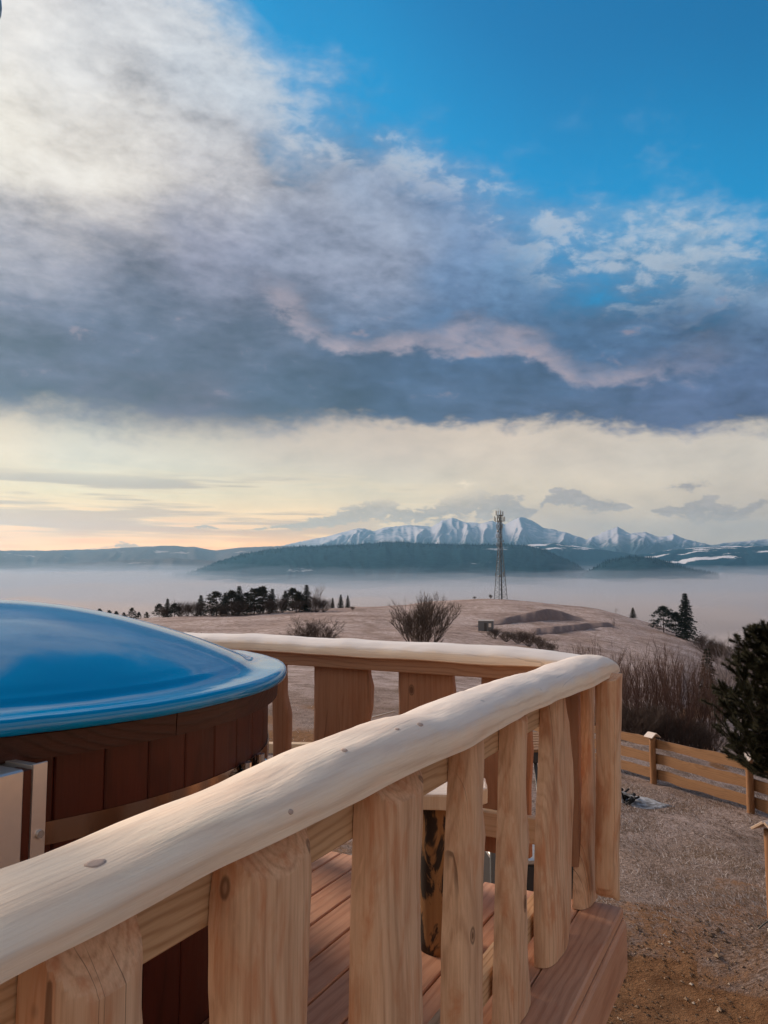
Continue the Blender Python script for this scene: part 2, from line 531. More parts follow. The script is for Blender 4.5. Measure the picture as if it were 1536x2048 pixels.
# ------------------------------------------------------------------ materials
def wood(name, light, dark, axis='Z', rings=55.0, ring_amt=0.5, knots=0.5, frost=0.0, rough=0.62, off=0.03, blotch=0.35, knot_scale=3.2, bumpy=0.25, fscale=1.0, crack=0.0, knot_ring=0.7, warp=0.075, mottle=0.0):
    m, q, b = mat(name, light, rough)
    oi = q.n.new('ShaderNodeObjectInfo')
    rnd = S(q, oi.outputs['Random'])
    c = tcoord(q)
    x, y, z = q.sep(c)
    if axis == 'X':
        a_, b_, l_ = y, z, x
    elif axis == 'Y':
        a_, b_, l_ = x, z, y
    else:
        a_, b_, l_ = x, y, z
    ro = rnd * 37.0
    lo = l_ + ro
    pw = q.xyz(a_ * 4.0, b_ * 4.0, lo * 1.1)
    w1 = q.noise(pw, 1.6, 3, 0.5)
    w2 = q.noise(q.xyz(a_ * 14, b_ * 14, lo * 2.6), 1.0, 3, 0.55)
    aa = a_ + off + (rnd - 0.5) * 0.03
    bb = b_ - off * 0.8 + (q.m('FRACT', rnd * 7.7) - 0.5) * 0.03
    r = q.m('SQRT', aa * aa + bb * bb) + (w1 - 0.5) * warp + (w2 - 0.5) * 0.012
    rr = q.m('SINE', r * (rings * 2 * PI)) * 0.5 + 0.5
    rr = q.m('POWER', rr, 3.0)
    fib = q.noise(q.xyz(a_ * 190 * fscale, b_ * 190 * fscale, lo * 4.0), 1.0, 3, 0.6)
    blo = q.noise(q.xyz(a_ * 7, b_ * 7, lo * 1.6), 1.0, 4, 0.6)
    fib2 = q.noise(q.xyz(a_ * 420 * fscale, b_ * 420 * fscale, lo * 9.0), 1.0, 2, 0.6)
    f = rr * ring_amt + (fib - 0.5) * 0.9 + (fib2 - 0.5) * 0.5 + (blo - 0.5) * blotch * 2.4 + 0.10
    col = q.mix(q.m('ADD', f, 0.0, clamp=True), light, dark)
    if mottle > 0:
        mo_ = q.noise(q.xyz(a_ * 24 + ro, b_ * 24, lo * 5.0), 1.0, 5, 0.66, 0.8)
        mo2 = q.noise(q.xyz(a_ * 8 + ro, b_ * 8, lo * 2.4), 1.0, 4, 0.6, 0.6)
        col = q.mix(q.ss(mo_ * 0.6 + mo2 * 0.4, 0.46, 0.66) * mottle, col, tuple(v * k for v, k in zip(dark, (1.45, 1.15, 0.95))))
        col = q.mix(q.ss(mo2, 0.60, 0.74) * mottle * 0.6, col, tuple(v * 0.75 for v in dark))
        col = q.mix(q.ss(mo_ * 0.5 + mo2 * 0.5, 0.44, 0.34) * mottle * 0.8, col, tuple(min(0.85, v * 1.18) for v in light))
    if crack > 0:
        cn_ = q.noise(q.xyz(a_ * 34, b_ * 6, lo * 0.10), 1.0, 1, 0.5) + (w2 - 0.5) * 0.02
        cm2 = q.noise(q.xyz(a_ * 5, b_ * 5, lo * 1.9), 1.0, 2, 0.5)
        ck = q.ss(q.m('ABSOLUTE', cn_ - 0.5), 0.009, 0.003) * q.ss(cm2, 0.54, 0.62)
        col = q.mix(ck * crack, col, tuple(v * 0.30 for v in dark))
        st2_ = q.noise(q.xyz(a_ * 11, b_ * 11, lo * 0.9), 1.0, 4, 0.6)
        col = q.mix(q.ss(st2_, 0.52, 0.70) * 0.55 * crack, col, tuple(v * 0.85 for v in dark))
    if knots > 0:
        kv = q.xyz(a_ * knot_scale * 1.7 + ro, b_ * knot_scale * 1.7, lo * knot_scale)
        kd = q.voronoi(kv, 1.0) + (w2 - 0.5) * 0.05
        kc = q.ss(kd, 0.062, 0.040)
        kr = q.ss(kd, 0.085, 0.068) * q.ss(kd, 0.050, 0.064)
        col = q.mix(kc * knots, col, tuple(v * 0.42 for v in dark))
        col = q.mix(kr * knots * knot_ring, col, tuple(v * 0.22 for v in dark))
    if frost > 0:
        ge = q.n.new('ShaderNodeNewGeometry')
        nz = q.sep(S(q, ge.outputs['Normal']))[2]
        fn = q.noise(S(q, ge.outputs['Position']), 11.0, 6, 0.65)
        fn2 = q.noise(S(q, ge.outputs['Position']), 240.0, 2, 0.6)
        pos = q.sep(S(q, ge.outputs['Position']))
        far = q.ss(pos[1], 0.8, 2.2, 0.12, 1.0)         # frost lies thicker toward the open end
        ff = q.ss(nz * 0.75 + (fn - 0.5) * 0.5 + (fn2 - 0.5) * 0.35, 0.22, 0.62) * far * frost
        col = q.mix(ff, col, (0.70, 0.68, 0.71))
    q.put(b.inputs['Base Color'], col)
    bump(q, b, fib * 0.5 + rr * 0.35 + blo * 1.2 + q.noise(q.xyz(a_ * 40, b_ * 40, lo * 14), 1.0, 2, 0.5) * 0.8, bumpy, 0.004)
    b.inputs['Specular IOR Level'].default_value = 0.3
    return m


M = {}
M['log'] = wood('peeled_log', (0.74, 0.485, 0.315), (0.375, 0.185, 0.098), 'Z', rings=75, ring_amt=0.30, crack=0.7, knots=0.95, off=0.0, blotch=0.25, warp=0.028, mottle=0.75)
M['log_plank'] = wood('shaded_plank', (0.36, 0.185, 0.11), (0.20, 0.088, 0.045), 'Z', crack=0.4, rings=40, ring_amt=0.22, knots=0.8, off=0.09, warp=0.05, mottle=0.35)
M['rail'] = wood('rail_log', (0.88, 0.71, 0.55), (0.66, 0.48, 0.35), 'X', rings=34, ring_amt=0.45, crack=0.55, knots=1.0, frost=0.55, off=0.02, blotch=0.42, knot_scale=3.4, rough=0.8, knot_ring=0.0, bumpy=0.5, mottle=0.22)
M['rail_y'] = wood('rail_log_back', (0.84, 0.67, 0.52), (0.62, 0.44, 0.32), 'Y', rings=34, ring_amt=0.30, crack=0.3, knots=0.9, frost=0.75, off=0.02, blotch=0.42, knot_scale=3.4, rough=0.8, knot_ring=0.0, bumpy=0.5)
M['sawn'] = wood('sawn_beam', (0.64, 0.42, 0.25), (0.40, 0.22, 0.11), 'X', rings=60, ring_amt=0.6, knots=0.4, off=0.10, blotch=0.25)
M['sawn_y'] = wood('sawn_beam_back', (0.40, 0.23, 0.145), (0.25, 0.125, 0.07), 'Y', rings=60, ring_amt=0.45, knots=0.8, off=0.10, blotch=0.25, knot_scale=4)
M['sawn_pale'] = wood('sawn_beam_pale', (0.62, 0.45, 0.31), (0.46, 0.30, 0.18), 'Y', rings=50, ring_amt=0.4, knots=0.3, off=0.10, blotch=0.2)
M['deckboard'] = wood('deck_board', (0.56, 0.295, 0.185), (0.33, 0.142, 0.078), 'X', rings=34, ring_amt=0.42, knots=0.6, off=0.08, blotch=0.4, mottle=0.35, frost=0.0)
M['fence'] = wood('fence_board', (0.26, 0.135, 0.065), (0.14, 0.066, 0.03), 'X', rings=40, ring_amt=0.4, knots=0.8, off=0.1, blotch=0.35, knot_scale=2.4)
M['fence_post'] = wood('fence_post_wood', (0.27, 0.13, 0.06), (0.14, 0.065, 0.03), 'Z', rings=40, ring_amt=0.4, knots=0.6, off=0.05)
M['cap'] = wood('post_cap_wood', (0.55, 0.40, 0.30), (0.38, 0.25, 0.17), 'X', rings=40, ring_amt=0.3, knots=0.2, off=0.1, frost=0.5)
M['slab'] = wood('stool_slab', (0.66, 0.54, 0.42), (0.46, 0.31, 0.2), 'Z', rings=30, ring_amt=0.3, knots=0.3, frost=0.5, off=0.05)
M['stave'] = wood('stained_stave', (0.070, 0.0125, 0.006), (0.036, 0.0065, 0.003), 'Z', rings=60, ring_amt=0.5, knots=0.2, off=0.1, rough=0.42)
M['ring'] = wood('stained_ring', (0.050, 0.014, 0.0085), (0.022, 0.0062, 0.0036), 'X', rings=60, ring_amt=0.5, knots=0.0, off=0.1, rough=0.45)

# bark-patched log leg
m, q, b = mat('debarked_log', rough=0.75)
c = tcoord(q)
x, y, z = q.sep(c)
pn = q.noise(q.xyz(x * 11, y * 11, z * 4.2 + 2.0), 1.0, 5, 0.62, 0.6)
fn = q.noise(q.xyz(x * 60, y * 60, z * 3), 1.0, 3, 0.6)
col = q.mix(fn, (0.42, 0.22, 0.09), (0.24, 0.11, 0.04))
col = q.mix(q.ss(pn, 0.50, 0.55), col, (0.03, 0.018, 0.012))
q.put(b.inputs['Base Color'], col)
bump(q, b, pn, 0.5, 0.01)
M['barklog'] = m

# blue gel-coat of the tub cover
m, q, b = mat('blue_gelcoat', (0.004, 0.115, 0.30), 0.16)
c = tcoord(q)
n_ = q.noise(c, 3.0, 4, 0.6)
q.put(b.inputs['Base Color'], q.mix(q.ss(n_, 0.3, 0.8), (0.0002, 0.19, 0.44), (0.0004, 0.235, 0.50)))
x, y, z = q.sep(c)
rr = q.m('SQRT', x * x + y * y)
fz = q.noise(c, 130.0, 5, 0.7)
q.put(b.inputs['Roughness'], q.m('ADD', q.ss(n_, 0.35, 0.8, 0.26, 0.42), q.ss(rr, 0.86, 0.98) * 0.05))
bump(q, b, q.noise(c, 5.0, 2, 0.5) * 1.0 + q.ss(rr, 0.84, 0.95) * fz * 0.35, 0.10, 0.02)
b.inputs['Coat Weight'].default_value = 0.8
b.inputs['Coat IOR'].default_value = 1.6
b.inputs['Coat Roughness'].default_value = 0.055
b.inputs['Specular IOR Level'].default_value = 0.0
M['blue'] = m

m, q, b = mat('polished_steel', (0.62, 0.60, 0.58), 0.10, 1.0)
c = tcoord(q)
bump(q, b, q.noise(c, 4.0, 3, 0.5), 0.05, 0.02)
M['steel'] = m
m, q, b = mat('brushed_steel', (0.66, 0.63, 0.61), 0.38, 0.75)
c = tcoord(q)
x, y, z = q.sep(c)
n_ = q.noise(q.xyz(x * 6, y * 6, z * 6), 1.0, 5, 0.65)
q.put(b.inputs['Base Color'], q.mix(n_, (0.74, 0.70, 0.68), (0.50, 0.46, 0.44)))
q.put(b.inputs['Roughness'], q.ss(n_, 0.3, 0.7, 0.32, 0.5))
M['plate'] = m
M['hoop'], _, _ = mat('reflection_tinted_steel', (0.30, 0.215, 0.17), 0.17, 1.0)  # brown of the mirrored surroundings put into the hoop's base colour
M['darksteel'], _, _ = mat('dark_steel', (0.06, 0.06, 0.065), 0.45, 0.6)
M['bluesteel'], _, _ = mat('chimney_steel', (0.10, 0.16, 0.22), 0.35, 0.8)
M['galv'], _, _ = mat('galvanised_steel', (0.16, 0.175, 0.19), 0.55, 0.5)
M['antenna'], _, _ = mat('antenna_plastic', (0.20, 0.21, 0.22), 0.5)
M['char'], _, _ = mat('charcoal', (0.014, 0.013, 0.014), 0.9)
m, q, b = mat('ash', rough=0.95)
n_ = q.noise(tcoord(q), 9.0, 6, 0.7)
q.put(b.inputs['Base Color'], q.mix(q.ss(n_, 0.35, 0.65), (0.40, 0.41, 0.45), (0.10, 0.09, 0.09)))
M['ash'] = m


# ------------------------------------------------------------------ ground
KN = [2.5, 6, 8.6, 9.6, 13, 17.5, 25, 40, 60, 90, 140, 200, 240, 300, 350, 420, 600, 1000, 1600, 2600, 6000, 45000]
TAB = {
    -1500: [-4.0, -4.0, -3.9, -3.8, -3.7, -3.7, -3.8, -5.0, -8.0, -12, -16, -20, -24, -34, -46, -66, -110, -165, -230, -260, -270, -280],
    -400: [-4.0, -4.0, -3.9, -3.7, -3.6, -3.7, -3.9, -5.0, -7.0, -9.5, -12.5, -15.5, -18, -26, -38, -60, -110, -165, -230, -260, -270, -280],
    0: [-4.0, -4.0, -3.9, -3.7, -3.7, -3.8, -4.0, -5.0, -6.5, -8.6, -10.9, -12.8, -14.6, -21, -32, -52, -105, -165, -230, -260, -270, -280],
    300: [-4.0, -4.0, -3.9, -3.7, -3.7, -3.8, -4.1, -5.0, -6.4, -8.2, -10.0, -11.0, -11.9, -17, -28, -50, -105, -165, -230, -260, -270, -280],
    500: [-4.0, -4.0, -3.9, -3.7, -3.8, -3.9, -4.2, -5.0, -6.3, -8.0, -9.7, -10.5, -11.0, -15, -26, -50, -105, -165, -230, -260, -270, -280],
    700: [-4.0, -4.0, -4.0, -3.8, -3.9, -4.0, -4.3, -5.1, -6.3, -7.8, -9.0, -9.6, -9.6, -11.5, -18, -40, -100, -165, -230, -260, -270, -280],
    850: [-4.1, -4.1, -4.1, -3.9, -4.0, -4.1, -4.4, -5.4, -6.6, -8.0, -9.6, -10.5, -10.7, -10.6, -10.6, -18, -80, -165, -230, -260, -270, -280],
    1000: [-4.2, -4.2, -4.2, -4.0, -4.2, -4.3, -4.7, -5.8, -7.1, -8.8, -10.4, -11.0, -10.6, -9.8, -9.4, -12, -70, -165, -230, -260, -270, -280],
    1200: [-4.3, -4.35, -4.35, -4.0, -4.3, -4.4, -5.1, -6.6, -8.4, -10.2, -12.2, -13.0, -12.9, -12.6, -13.6, -20, -80, -165, -230, -260, -270, -280],
    1330: [-4.4, -4.4, -4.4, -3.95, -4.25, -4.5, -5.2, -7.2, -9.2, -11.4, -14.0, -15.8, -16.2, -18.2, -24, -38, -95, -165, -230, -260, -270, -280],
    1450: [-4.4, -4.4, -4.4, -3.85, -4.25, -4.55, -5.6, -8.0, -11.0, -14.4, -17.6, -20.2, -21.8, -32, -46, -62, -110, -165, -230, -260, -270, -280],
    1600: [-4.4, -4.4, -4.3, -3.8, -4.3, -4.8, -6.0, -9.0, -12.5, -17, -22, -27, -31, -42, -55, -72, -115, -165, -230, -260, -270, -280],
    2600: [-4.4, -4.4, -4.3, -3.9, -4.3, -4.8, -6.0, -9.0, -13, -18, -25, -32, -37, -48, -60, -78, -120, -165, -230, -260, -270, -280],
}
_paz = np.array([az_of(k) for k in sorted(TAB)])
_tab = np.array([TAB[k] for k in sorted(TAB)])
_lk = np.log(np.array(KN))
_gaz = np.arange(-70, 70.01, 0.5)
_glr = np.linspace(math.log(2.5), math.log(45000), 420)
_tmp = np.array([[np.interp(l, _lk, row) for l in _glr] for row in _tab])
_grid = np.array([np.interp(_gaz, _paz, _tmp[:, j]) for j in range(len(_glr))]).T


def _blur(a, n, ax):
    k = np.exp(-np.linspace(-2, 2, 2 * n + 1) ** 2)
    k /= k.sum()
    pad = [(0, 0), (0, 0)]
    pad[ax] = (n, n)
    return np.apply_along_axis(lambda v: np.convolve(v, k, 'valid'), ax, np.pad(a, pad, mode='edge'))


_grid = _blur(_blur(_grid, 4, 0), 2, 1)


def tz(x, y, rough=True):
    r = max(math.hypot(x, y), 2.5)
    a = math.degrees(math.atan2(x, y))
    fa = min(max((max(min(a, 70), -70) + 70) / 0.5, 0), len(_gaz) - 1.001)
    fr = min(max((math.log(r) - _glr[0]) / (_glr[1] - _glr[0]), 0), len(_glr) - 1.001)
    i, j = int(fa), int(fr)
    u_, w_ = fa - i, fr - j
    z = (_grid[i, j] * (1 - u_) + _grid[i + 1, j] * u_) * (1 - w_) + (_grid[i, j + 1] * (1 - u_) + _grid[i + 1, j + 1] * u_) * w_
    if rough:
        z += 0.05 * mnoise.noise(Vector((x * 0.9, y * 0.9, 0))) + 0.028 * mnoise.noise(Vector((x * 3.1, y * 3.1, 5)))
        if r > 20:
            z += min((r - 20) / 120, 1.0) * (0.5 * mnoise.noise(Vector((x * 0.06, y * 0.06, 3))) + 0.18 * mnoise.noise(Vector((x * 0.3, y * 0.3, 8))))
    return z


def ground_at(px, py, rmin=4.0, rmax=420.0):
    d = ray(px, py)
    h = math.hypot(d.x, d.y)
    r = rmin
    while r < rmax:
        p = d * (r / h)
        if p.z <= tz(p.x, p.y):
            return Vector((p.x, p.y, tz(p.x, p.y)))
        r *= 1.006
    return Vector((p.x, p.y, tz(p.x, p.y)))


def on_col(px, r):
    a = math.atan((px - 768) / F)
    x, y = r * math.sin(a), r * math.cos(a)
    return Vector((x, y, tz(x, y)))


azs = list(np.arange(-178, -44, 4.0)) + list(np.arange(-44, 44.01, 0.34)) + list(np.arange(46, 181, 4.0))
rs = [2.5 * (1.028 ** k) for k in range(0, 240)]
rs = [r for r in rs if r < 1700] + [2000, 2600, 3600, 6000, 12000, 25000, 45000]
V, Fc, dirt_a, frost_a = [(0, 0, tz(0, 2.5))], [], [1.0], [0.0]
na = len(azs)
for r in rs:
    for a in azs:
        x, y = r * math.sin(rad(a)), r * math.cos(rad(a))
        V.append((x, y, tz(x, y)))
        px = 768 + F * math.tan(rad(max(min(a, 80), -80)))
        nn = mnoise.noise(Vector((x * 0.35, y * 0.35, 1.7)))
        dv = 1.0 if r < 8.8 + nn * 1.2 else 0.0
        if 8.8 + nn * 1.2 <= r < 11 + nn * 2:
            dv = 0.45
        # rutted track beyond the fence, bare ditch and the trampled field behind the deck
        tx = (x - 0.36 * y) / 1.0
        if 24 < r < 75:
            c_ = 0.415 + 0.022 * math.sin(r * 0.09)
            dv = max(dv, 0.8 * math.exp(-(((x / max(y, .1)) - c_) / 0.016) ** 2))
        if 16 < r < 30 and px < 1000:
            dv = max(dv, min(1, max(0, 0.5 + 0.9 * nn)) * 0.8 * min(1, (1000 - px) / 250, (r - 16) / 3, (30 - r) / 5))
        dirt_a.append(dv)
        fq = min(1.0, max(0.0, (r - 12) / 30))
        if 9.2 < r < 22:
            fq += 0.75 * max(0.0, mnoise.noise(Vector((x * 0.33, y * 0.33, 21))) + 0.12)
        frost_a.append(min(1.0, fq))
for k in range(na):
    Fc.append((0, 1 + k, 1 + (k + 1) % na))
for i in range(len(rs) - 1):
    for k in range(na):
        k2 = (k + 1) % na
        Fc.append((1 + i * na + k, 1 + (i + 1) * na + k, 1 + (i + 1) * na + k2, 1 + i * na + k2))
m, q, b = mat('ground', rough=0.95)
at1 = q.n.new('ShaderNodeAttribute')
at1.attribute_name = 'dirt'
at2 = q.n.new('ShaderNodeAttribute')
at2.attribute_name = 'frost'
c = tcoord(q)
dn = q.noise(c, 0.9, 6, 0.65)
n2_ = q.noise(c, 7.0, 6, 0.7)
n3_ = q.noise(c, 34.0, 4, 0.7)
st_ = q.noise(q.v('MULTIPLY', c, (1.0, 3.0, 1.0)), 14.0, 5, 0.7, 0.6)
far_ = q.noise(c, 0.07, 6, 0.62)
soil = q.mix(q.ss(n2_, 0.32, 0.68), (0.17, 0.080, 0.038), (0.29, 0.150, 0.076))
soil = q.mix(q.ss(n3_, 0.64, 0.74), soil, (0.42, 0.31, 0.22))
soil = q.mix(q.ss(n3_, 0.34, 0.26), soil, (0.06, 0.034, 0.022))
grass = q.mix(q.ss(st_, 0.3, 0.7), (0.060, 0.036, 0.024), (0.27, 0.18, 0.13))
fr = S(q, at2.outputs['Fac'])
fmask = q.m('ADD', q.ss(dn * 0.35 + st_ * 0.4 + n3_ * 0.25, 0.40, 0.58) * (0.42 + fr * 0.55), 0.0, clamp=True)
grass = q.mix(fmask, grass, q.mix(q.ss(far_, 0.38, 0.62), (0.62, 0.495, 0.475), (0.40, 0.295, 0.275)))
mid_ = q.noise(q.v('MULTIPLY', c, (0.22, 0.07, 0.22)), 1.0, 6, 0.68, 0.4)
grass = q.mix(q.ss(mid_, 0.52, 0.66) * (0.25 + fr * 0.35), grass, (0.20, 0.135, 0.105))
f = q.ss(S(q, at1.outputs['Fac']) + (dn - 0.5) * 0.6 + (n2_ - 0.5) * 0.5, 0.32, 0.6)
q.put(b.inputs['Base Color'], q.mix(f, grass, soil))
bump(q, b, st_ * 0.9 + n3_ * 0.5 + n2_ * 1.2, 0.9, 0.06)
b.inputs['Specular IOR Level'].default_value = 0.1
M['ground'] = m
go = obj('ground', V, Fc, m, smooth=True)
for nm, arr in (('dirt', dirt_a), ('frost', frost_a)):
    at = go.data.attributes.new(nm, 'FLOAT', 'POINT')
    at.data.foreach_set('value', arr)
tag(go, kind='structure')


# ------------------------------------------------------------------ far hills and mountains
def ridge(name, pts, r0, depth, zb, m, rows=40, step=4, seed=0, spur=0.0, jag=0.0, back=0.6, kx=1.0, power=0.8, shear=0.0):
    xs = np.arange(pts[0][0], pts[-1][0] + 0.1, step)
    P = np.array(pts, float)
    V, Fc = [], []
    ts = [k / rows for k in range(rows + 1)] + [1 + back * k / 8 for k in range(1, 9)]
    for px in xs:
        py = float(np.interp(px, P[:, 0], P[:, 1]))
        py += jag * (mnoise.noise(Vector((px * 0.05, seed, 0))) + 0.5 * mnoise.noise(Vector((px * 0.16, seed, 2))))
        d = ray(px, py)
        hz = math.hypot(d.x, d.y)
        zc = d.z / hz * r0
        for t in ts:
            r = r0 - depth * (1 - t)
            s = t if t <= 1 else max(0.0, 1 - (t - 1) / back)
            z = zb + (zc - zb) * (s ** power)
            if spur > 0:
                w = min(1.0, 4 * s * (1 - s)) if t < 1 else 0.0
                nx = px * 0.020 * kx + shear * t * math.sin(px * 0.011 + seed) + 0.9 * mnoise.noise(Vector((px * 0.013, t * 2.2, seed + 4)))
                rg = 1 - 2.0 * abs(mnoise.noise(Vector((nx, t * 0.7, seed))))
                rg2 = 1 - 2.0 * abs(mnoise.noise(Vector((nx * 2.6, t * 2.0, seed + 9))))
                rg3 = mnoise.noise(Vector((nx * 7.0, t * 7.0, seed + 13)))
                z += (zc - zb) * spur * w * (0.65 * rg + 0.35 * rg2 - 0.45 + 0.10 * rg3)
            V.append((d.x / hz * r, d.y / hz * r, z))
    n = len(ts)
    for i in range(len(xs) - 1):
        for k in range(n - 1):
            Fc.append((i * n + k, (i + 1) * n + k, (i + 1) * n + k + 1, i * n + k + 1))
    o = obj(name, V, Fc, m, smooth=True)
    tag(o, kind='structure')
    return o


m, q, b = mat('snow_mountain', rough=0.8)
ge = q.n.new('ShaderNodeNewGeometry')
pos = S(q, ge.outputs['Position'])
nz = q.sep(S(q, ge.outputs['Normal']))
pz = q.sep(pos)[2]
nA = q.noise(q.v('MULTIPLY', pos, (0.0022, 0.0022, 0.0008)), 1.0, 7, 0.68)
nB = q.noise(q.v('MULTIPLY', pos, (0.006, 0.006, 0.0016)), 1.0, 5, 0.65)
rock = q.ss(nA * 0.5 + nB * 0.5 + nz[0] * 0.18, 0.44, 0.60)
line = q.ss(pz + (nA - 0.5) * 900 + (nB - 0.5) * 420, 640, 1000)
colr = q.mix(rock * 0.75, (0.46, 0.43, 0.47), (0.14, 0.18, 0.24))
colr = q.mix(line, (0.030, 0.055, 0.075), colr)
q.put(b.inputs['Base Color'], colr)
b.inputs['Specular IOR Level'].default_value = 0.0
M['snow'] = m


def forest_mat(name, a, bcol, snow, thr):
    m, q, b = mat(name, rough=0.95)
    ge = q.n.new('ShaderNodeNewGeometry')
    pos = S(q, ge.outputs['Position'])
    nA = q.noise(q.v('MULTIPLY', pos, (0.0011, 0.0011, 0.003)), 1.0, 5, 0.55)
    nB = q.noise(q.v('MULTIPLY', pos, (0.016, 0.016, 0.016)), 1.0, 4, 0.7)
    colr = q.mix(q.ss(nB, 0.3, 0.7), a, bcol)
    colr = q.mix(q.ss(nA + (nB - 0.5) * 0.16, thr, thr + 0.035), colr, snow)
    q.put(b.inputs['Base Color'], colr)
    b.inputs['Specular IOR Level'].default_value = 0.0
    return m


M['forest'] = forest_mat('forest_ridge', (0.008, 0.028, 0.042), (0.020, 0.055, 0.075), (0.30, 0.32, 0.36), 0.66)
M['fields'] = forest_mat('forest_and_snowfields', (0.006, 0.030, 0.050), (0.014, 0.055, 0.085), (0.62, 0.60, 0.64), 0.57)
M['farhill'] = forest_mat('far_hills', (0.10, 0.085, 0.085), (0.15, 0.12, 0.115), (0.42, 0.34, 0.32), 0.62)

ridge('snow_mountains', [(480, 1098), (560, 1092), (600, 1083), (650, 1074), (690, 1063), (720, 1056), (745, 1061), (790, 1052), (830, 1050), (862, 1054), (885, 1040), (905, 1036), (930, 1044), (960, 1047), (985, 1041), (1010, 1048), (1040, 1034), (1062, 1040),
                        (1085, 1054), (1110, 1060), (1150, 1070), (1172, 1079), (1195, 1070), (1235, 1053), (1262, 1068), (1290, 1064), (1320, 1074), (1345, 1069), (1380, 1080), (1420, 1090), (1470, 1084), (1536, 1078), (1620, 1074), (1720, 1084), (1900, 1092)],
      21000, 6500, 100, M['snow'], rows=70, step=2.5, seed=3, spur=0.34, jag=2.2, kx=0.95, power=1.0, shear=0.55)
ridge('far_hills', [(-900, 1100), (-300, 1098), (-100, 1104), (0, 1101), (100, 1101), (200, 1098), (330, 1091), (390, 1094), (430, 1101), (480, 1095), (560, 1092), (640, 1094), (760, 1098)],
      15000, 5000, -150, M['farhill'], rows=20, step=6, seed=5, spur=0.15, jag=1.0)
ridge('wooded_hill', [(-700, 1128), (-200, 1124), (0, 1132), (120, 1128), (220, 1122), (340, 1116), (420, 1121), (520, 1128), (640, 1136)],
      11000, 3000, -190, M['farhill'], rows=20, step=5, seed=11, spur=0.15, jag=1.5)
ridge('forest_hill', [(1000, 1100), (1040, 1090), (1110, 1086), (1170, 1095), (1230, 1103), (1290, 1112), (1350, 1130), (1420, 1150)],
      12000, 3500, -150, M['fields'], rows=24, step=5, seed=21, spur=0.06, jag=0.8)
ridge('wooded_ridge', [(-100, 1180), (100, 1172), (300, 1158), (390, 1142), (435, 1124), (480, 1110), (540, 1099), (600, 1093), (700, 1090), (760, 1085), (800, 1084), (860, 1088), (960, 1090), (1020, 1089), (1060, 1092), (1095, 1102), (1135, 1120), (1170, 1140), (1200, 1156)],
      8500, 3600, -170, M['forest'], rows=40, step=3, seed=31, spur=0.05, jag=1.6)
ridge('snowy_ridge', [(1180, 1130), (1250, 1114), (1300, 1106), (1345, 1099), (1400, 1095), (1470, 1092), (1536, 1092), (1640, 1088), (1800, 1094), (2200, 1100)],
      11500, 4500, -160, M['fields'], rows=30, step=5, seed=41, spur=0.07, jag=0.8)
ridge('low_wooded_hill', [(1150, 1158), (1185, 1137), (1215, 1121), (1260, 1113), (1300, 1115), (1340, 1126), (1380, 1138), (1440, 1150)],
      7000, 1600, -160, M['forest'], rows=24, step=4, seed=51, spur=0.05, jag=1.0)
ridge('right_foothill', [(1330, 1150), (1400, 1136), (1470, 1130), (1536, 1134), (1650, 1128), (1800, 1132), (2300, 1140)],
      9000, 2200, -160, M['forest'], rows=24, step=5, seed=61, spur=0.05, jag=1.2)

# spiky crest of far-off forest
random.seed(5)
V, Fc = [], []
crest = {}
for nm, cnt, sl in (('wooded_ridge', 2600, 8), ('low_wooded_hill', 500, 8), ('right_foothill', 400, 8)):
    me = bpy.data.objects[nm].data
    vs = [v.co for v in me.vertices]
    ntot = {'wooded_ridge': 49, 'low_wooded_hill': 33, 'right_foothill': 33}[nm]
    rows_ = ntot - 8 - 1
    ncol = len(vs) // ntot
    for k in range(cnt):
        i = random.randrange(ncol - 1)
        t = rows_ - int(abs(random.gauss(0, 1)) * rows_ * 0.10)
        t = max(2, min(rows_ - 1, t))
        p = vs[i * ntot + t].lerp(vs[(i + 1) * ntot + t], random.random()).lerp(vs[i * ntot + t + 1], random.random())
        h = random.uniform(12, 27)
        w = h * random.uniform(0.2, 0.32)
        b0 = len(V)
        a0 = random.random() * 6
        for j in range(4):
            V.append((p.x + w * math.cos(a0 + j * PI / 2), p.y + w * math.sin(a0 + j * PI / 2), p.z - 4))
        V.append((p.x, p.y, p.z + h))
        for j in range(4):
            Fc.append((b0 + j, b0 + (j + 1) % 4, b0 + 4))
M['conifer_far'], _, b = mat('far_conifers', (0.006, 0.026, 0.040), 0.95)
b.inputs['Specular IOR Level'].default_value = 0.0
fo = obj('forest', V, Fc, M['conifer_far'])
tag(fo, 'dark conifer forest covering the ridges below the snowy mountains', 'forest', kind='stuff')

# ------------------------------------------------------------------ haze and the sea of fog in the valley
V, Fc = box_vf(-27000, 27000, -2500, 27000, -300, 1900)
m = bpy.data.materials.new('haze_air')
m.use_nodes = True
nt = m.node_tree
nt.nodes.clear()
pv = nt.nodes.new('ShaderNodeVolumePrincipled')
pv.inputs['Color'].default_value = (0.34, 0.68, 1.0, 1)
pv.inputs['Density'].default_value = 0.000028
pv.inputs['Anisotropy'].default_value = 0.4
ou = nt.nodes.new('ShaderNodeOutputMaterial')
nt.links.new(pv.outputs[0], ou.inputs['Volume'])
hz = obj('haze', V, Fc, m)
tag(hz, 'pale blue haze filling the air over the valley', 'haze', kind='stuff')



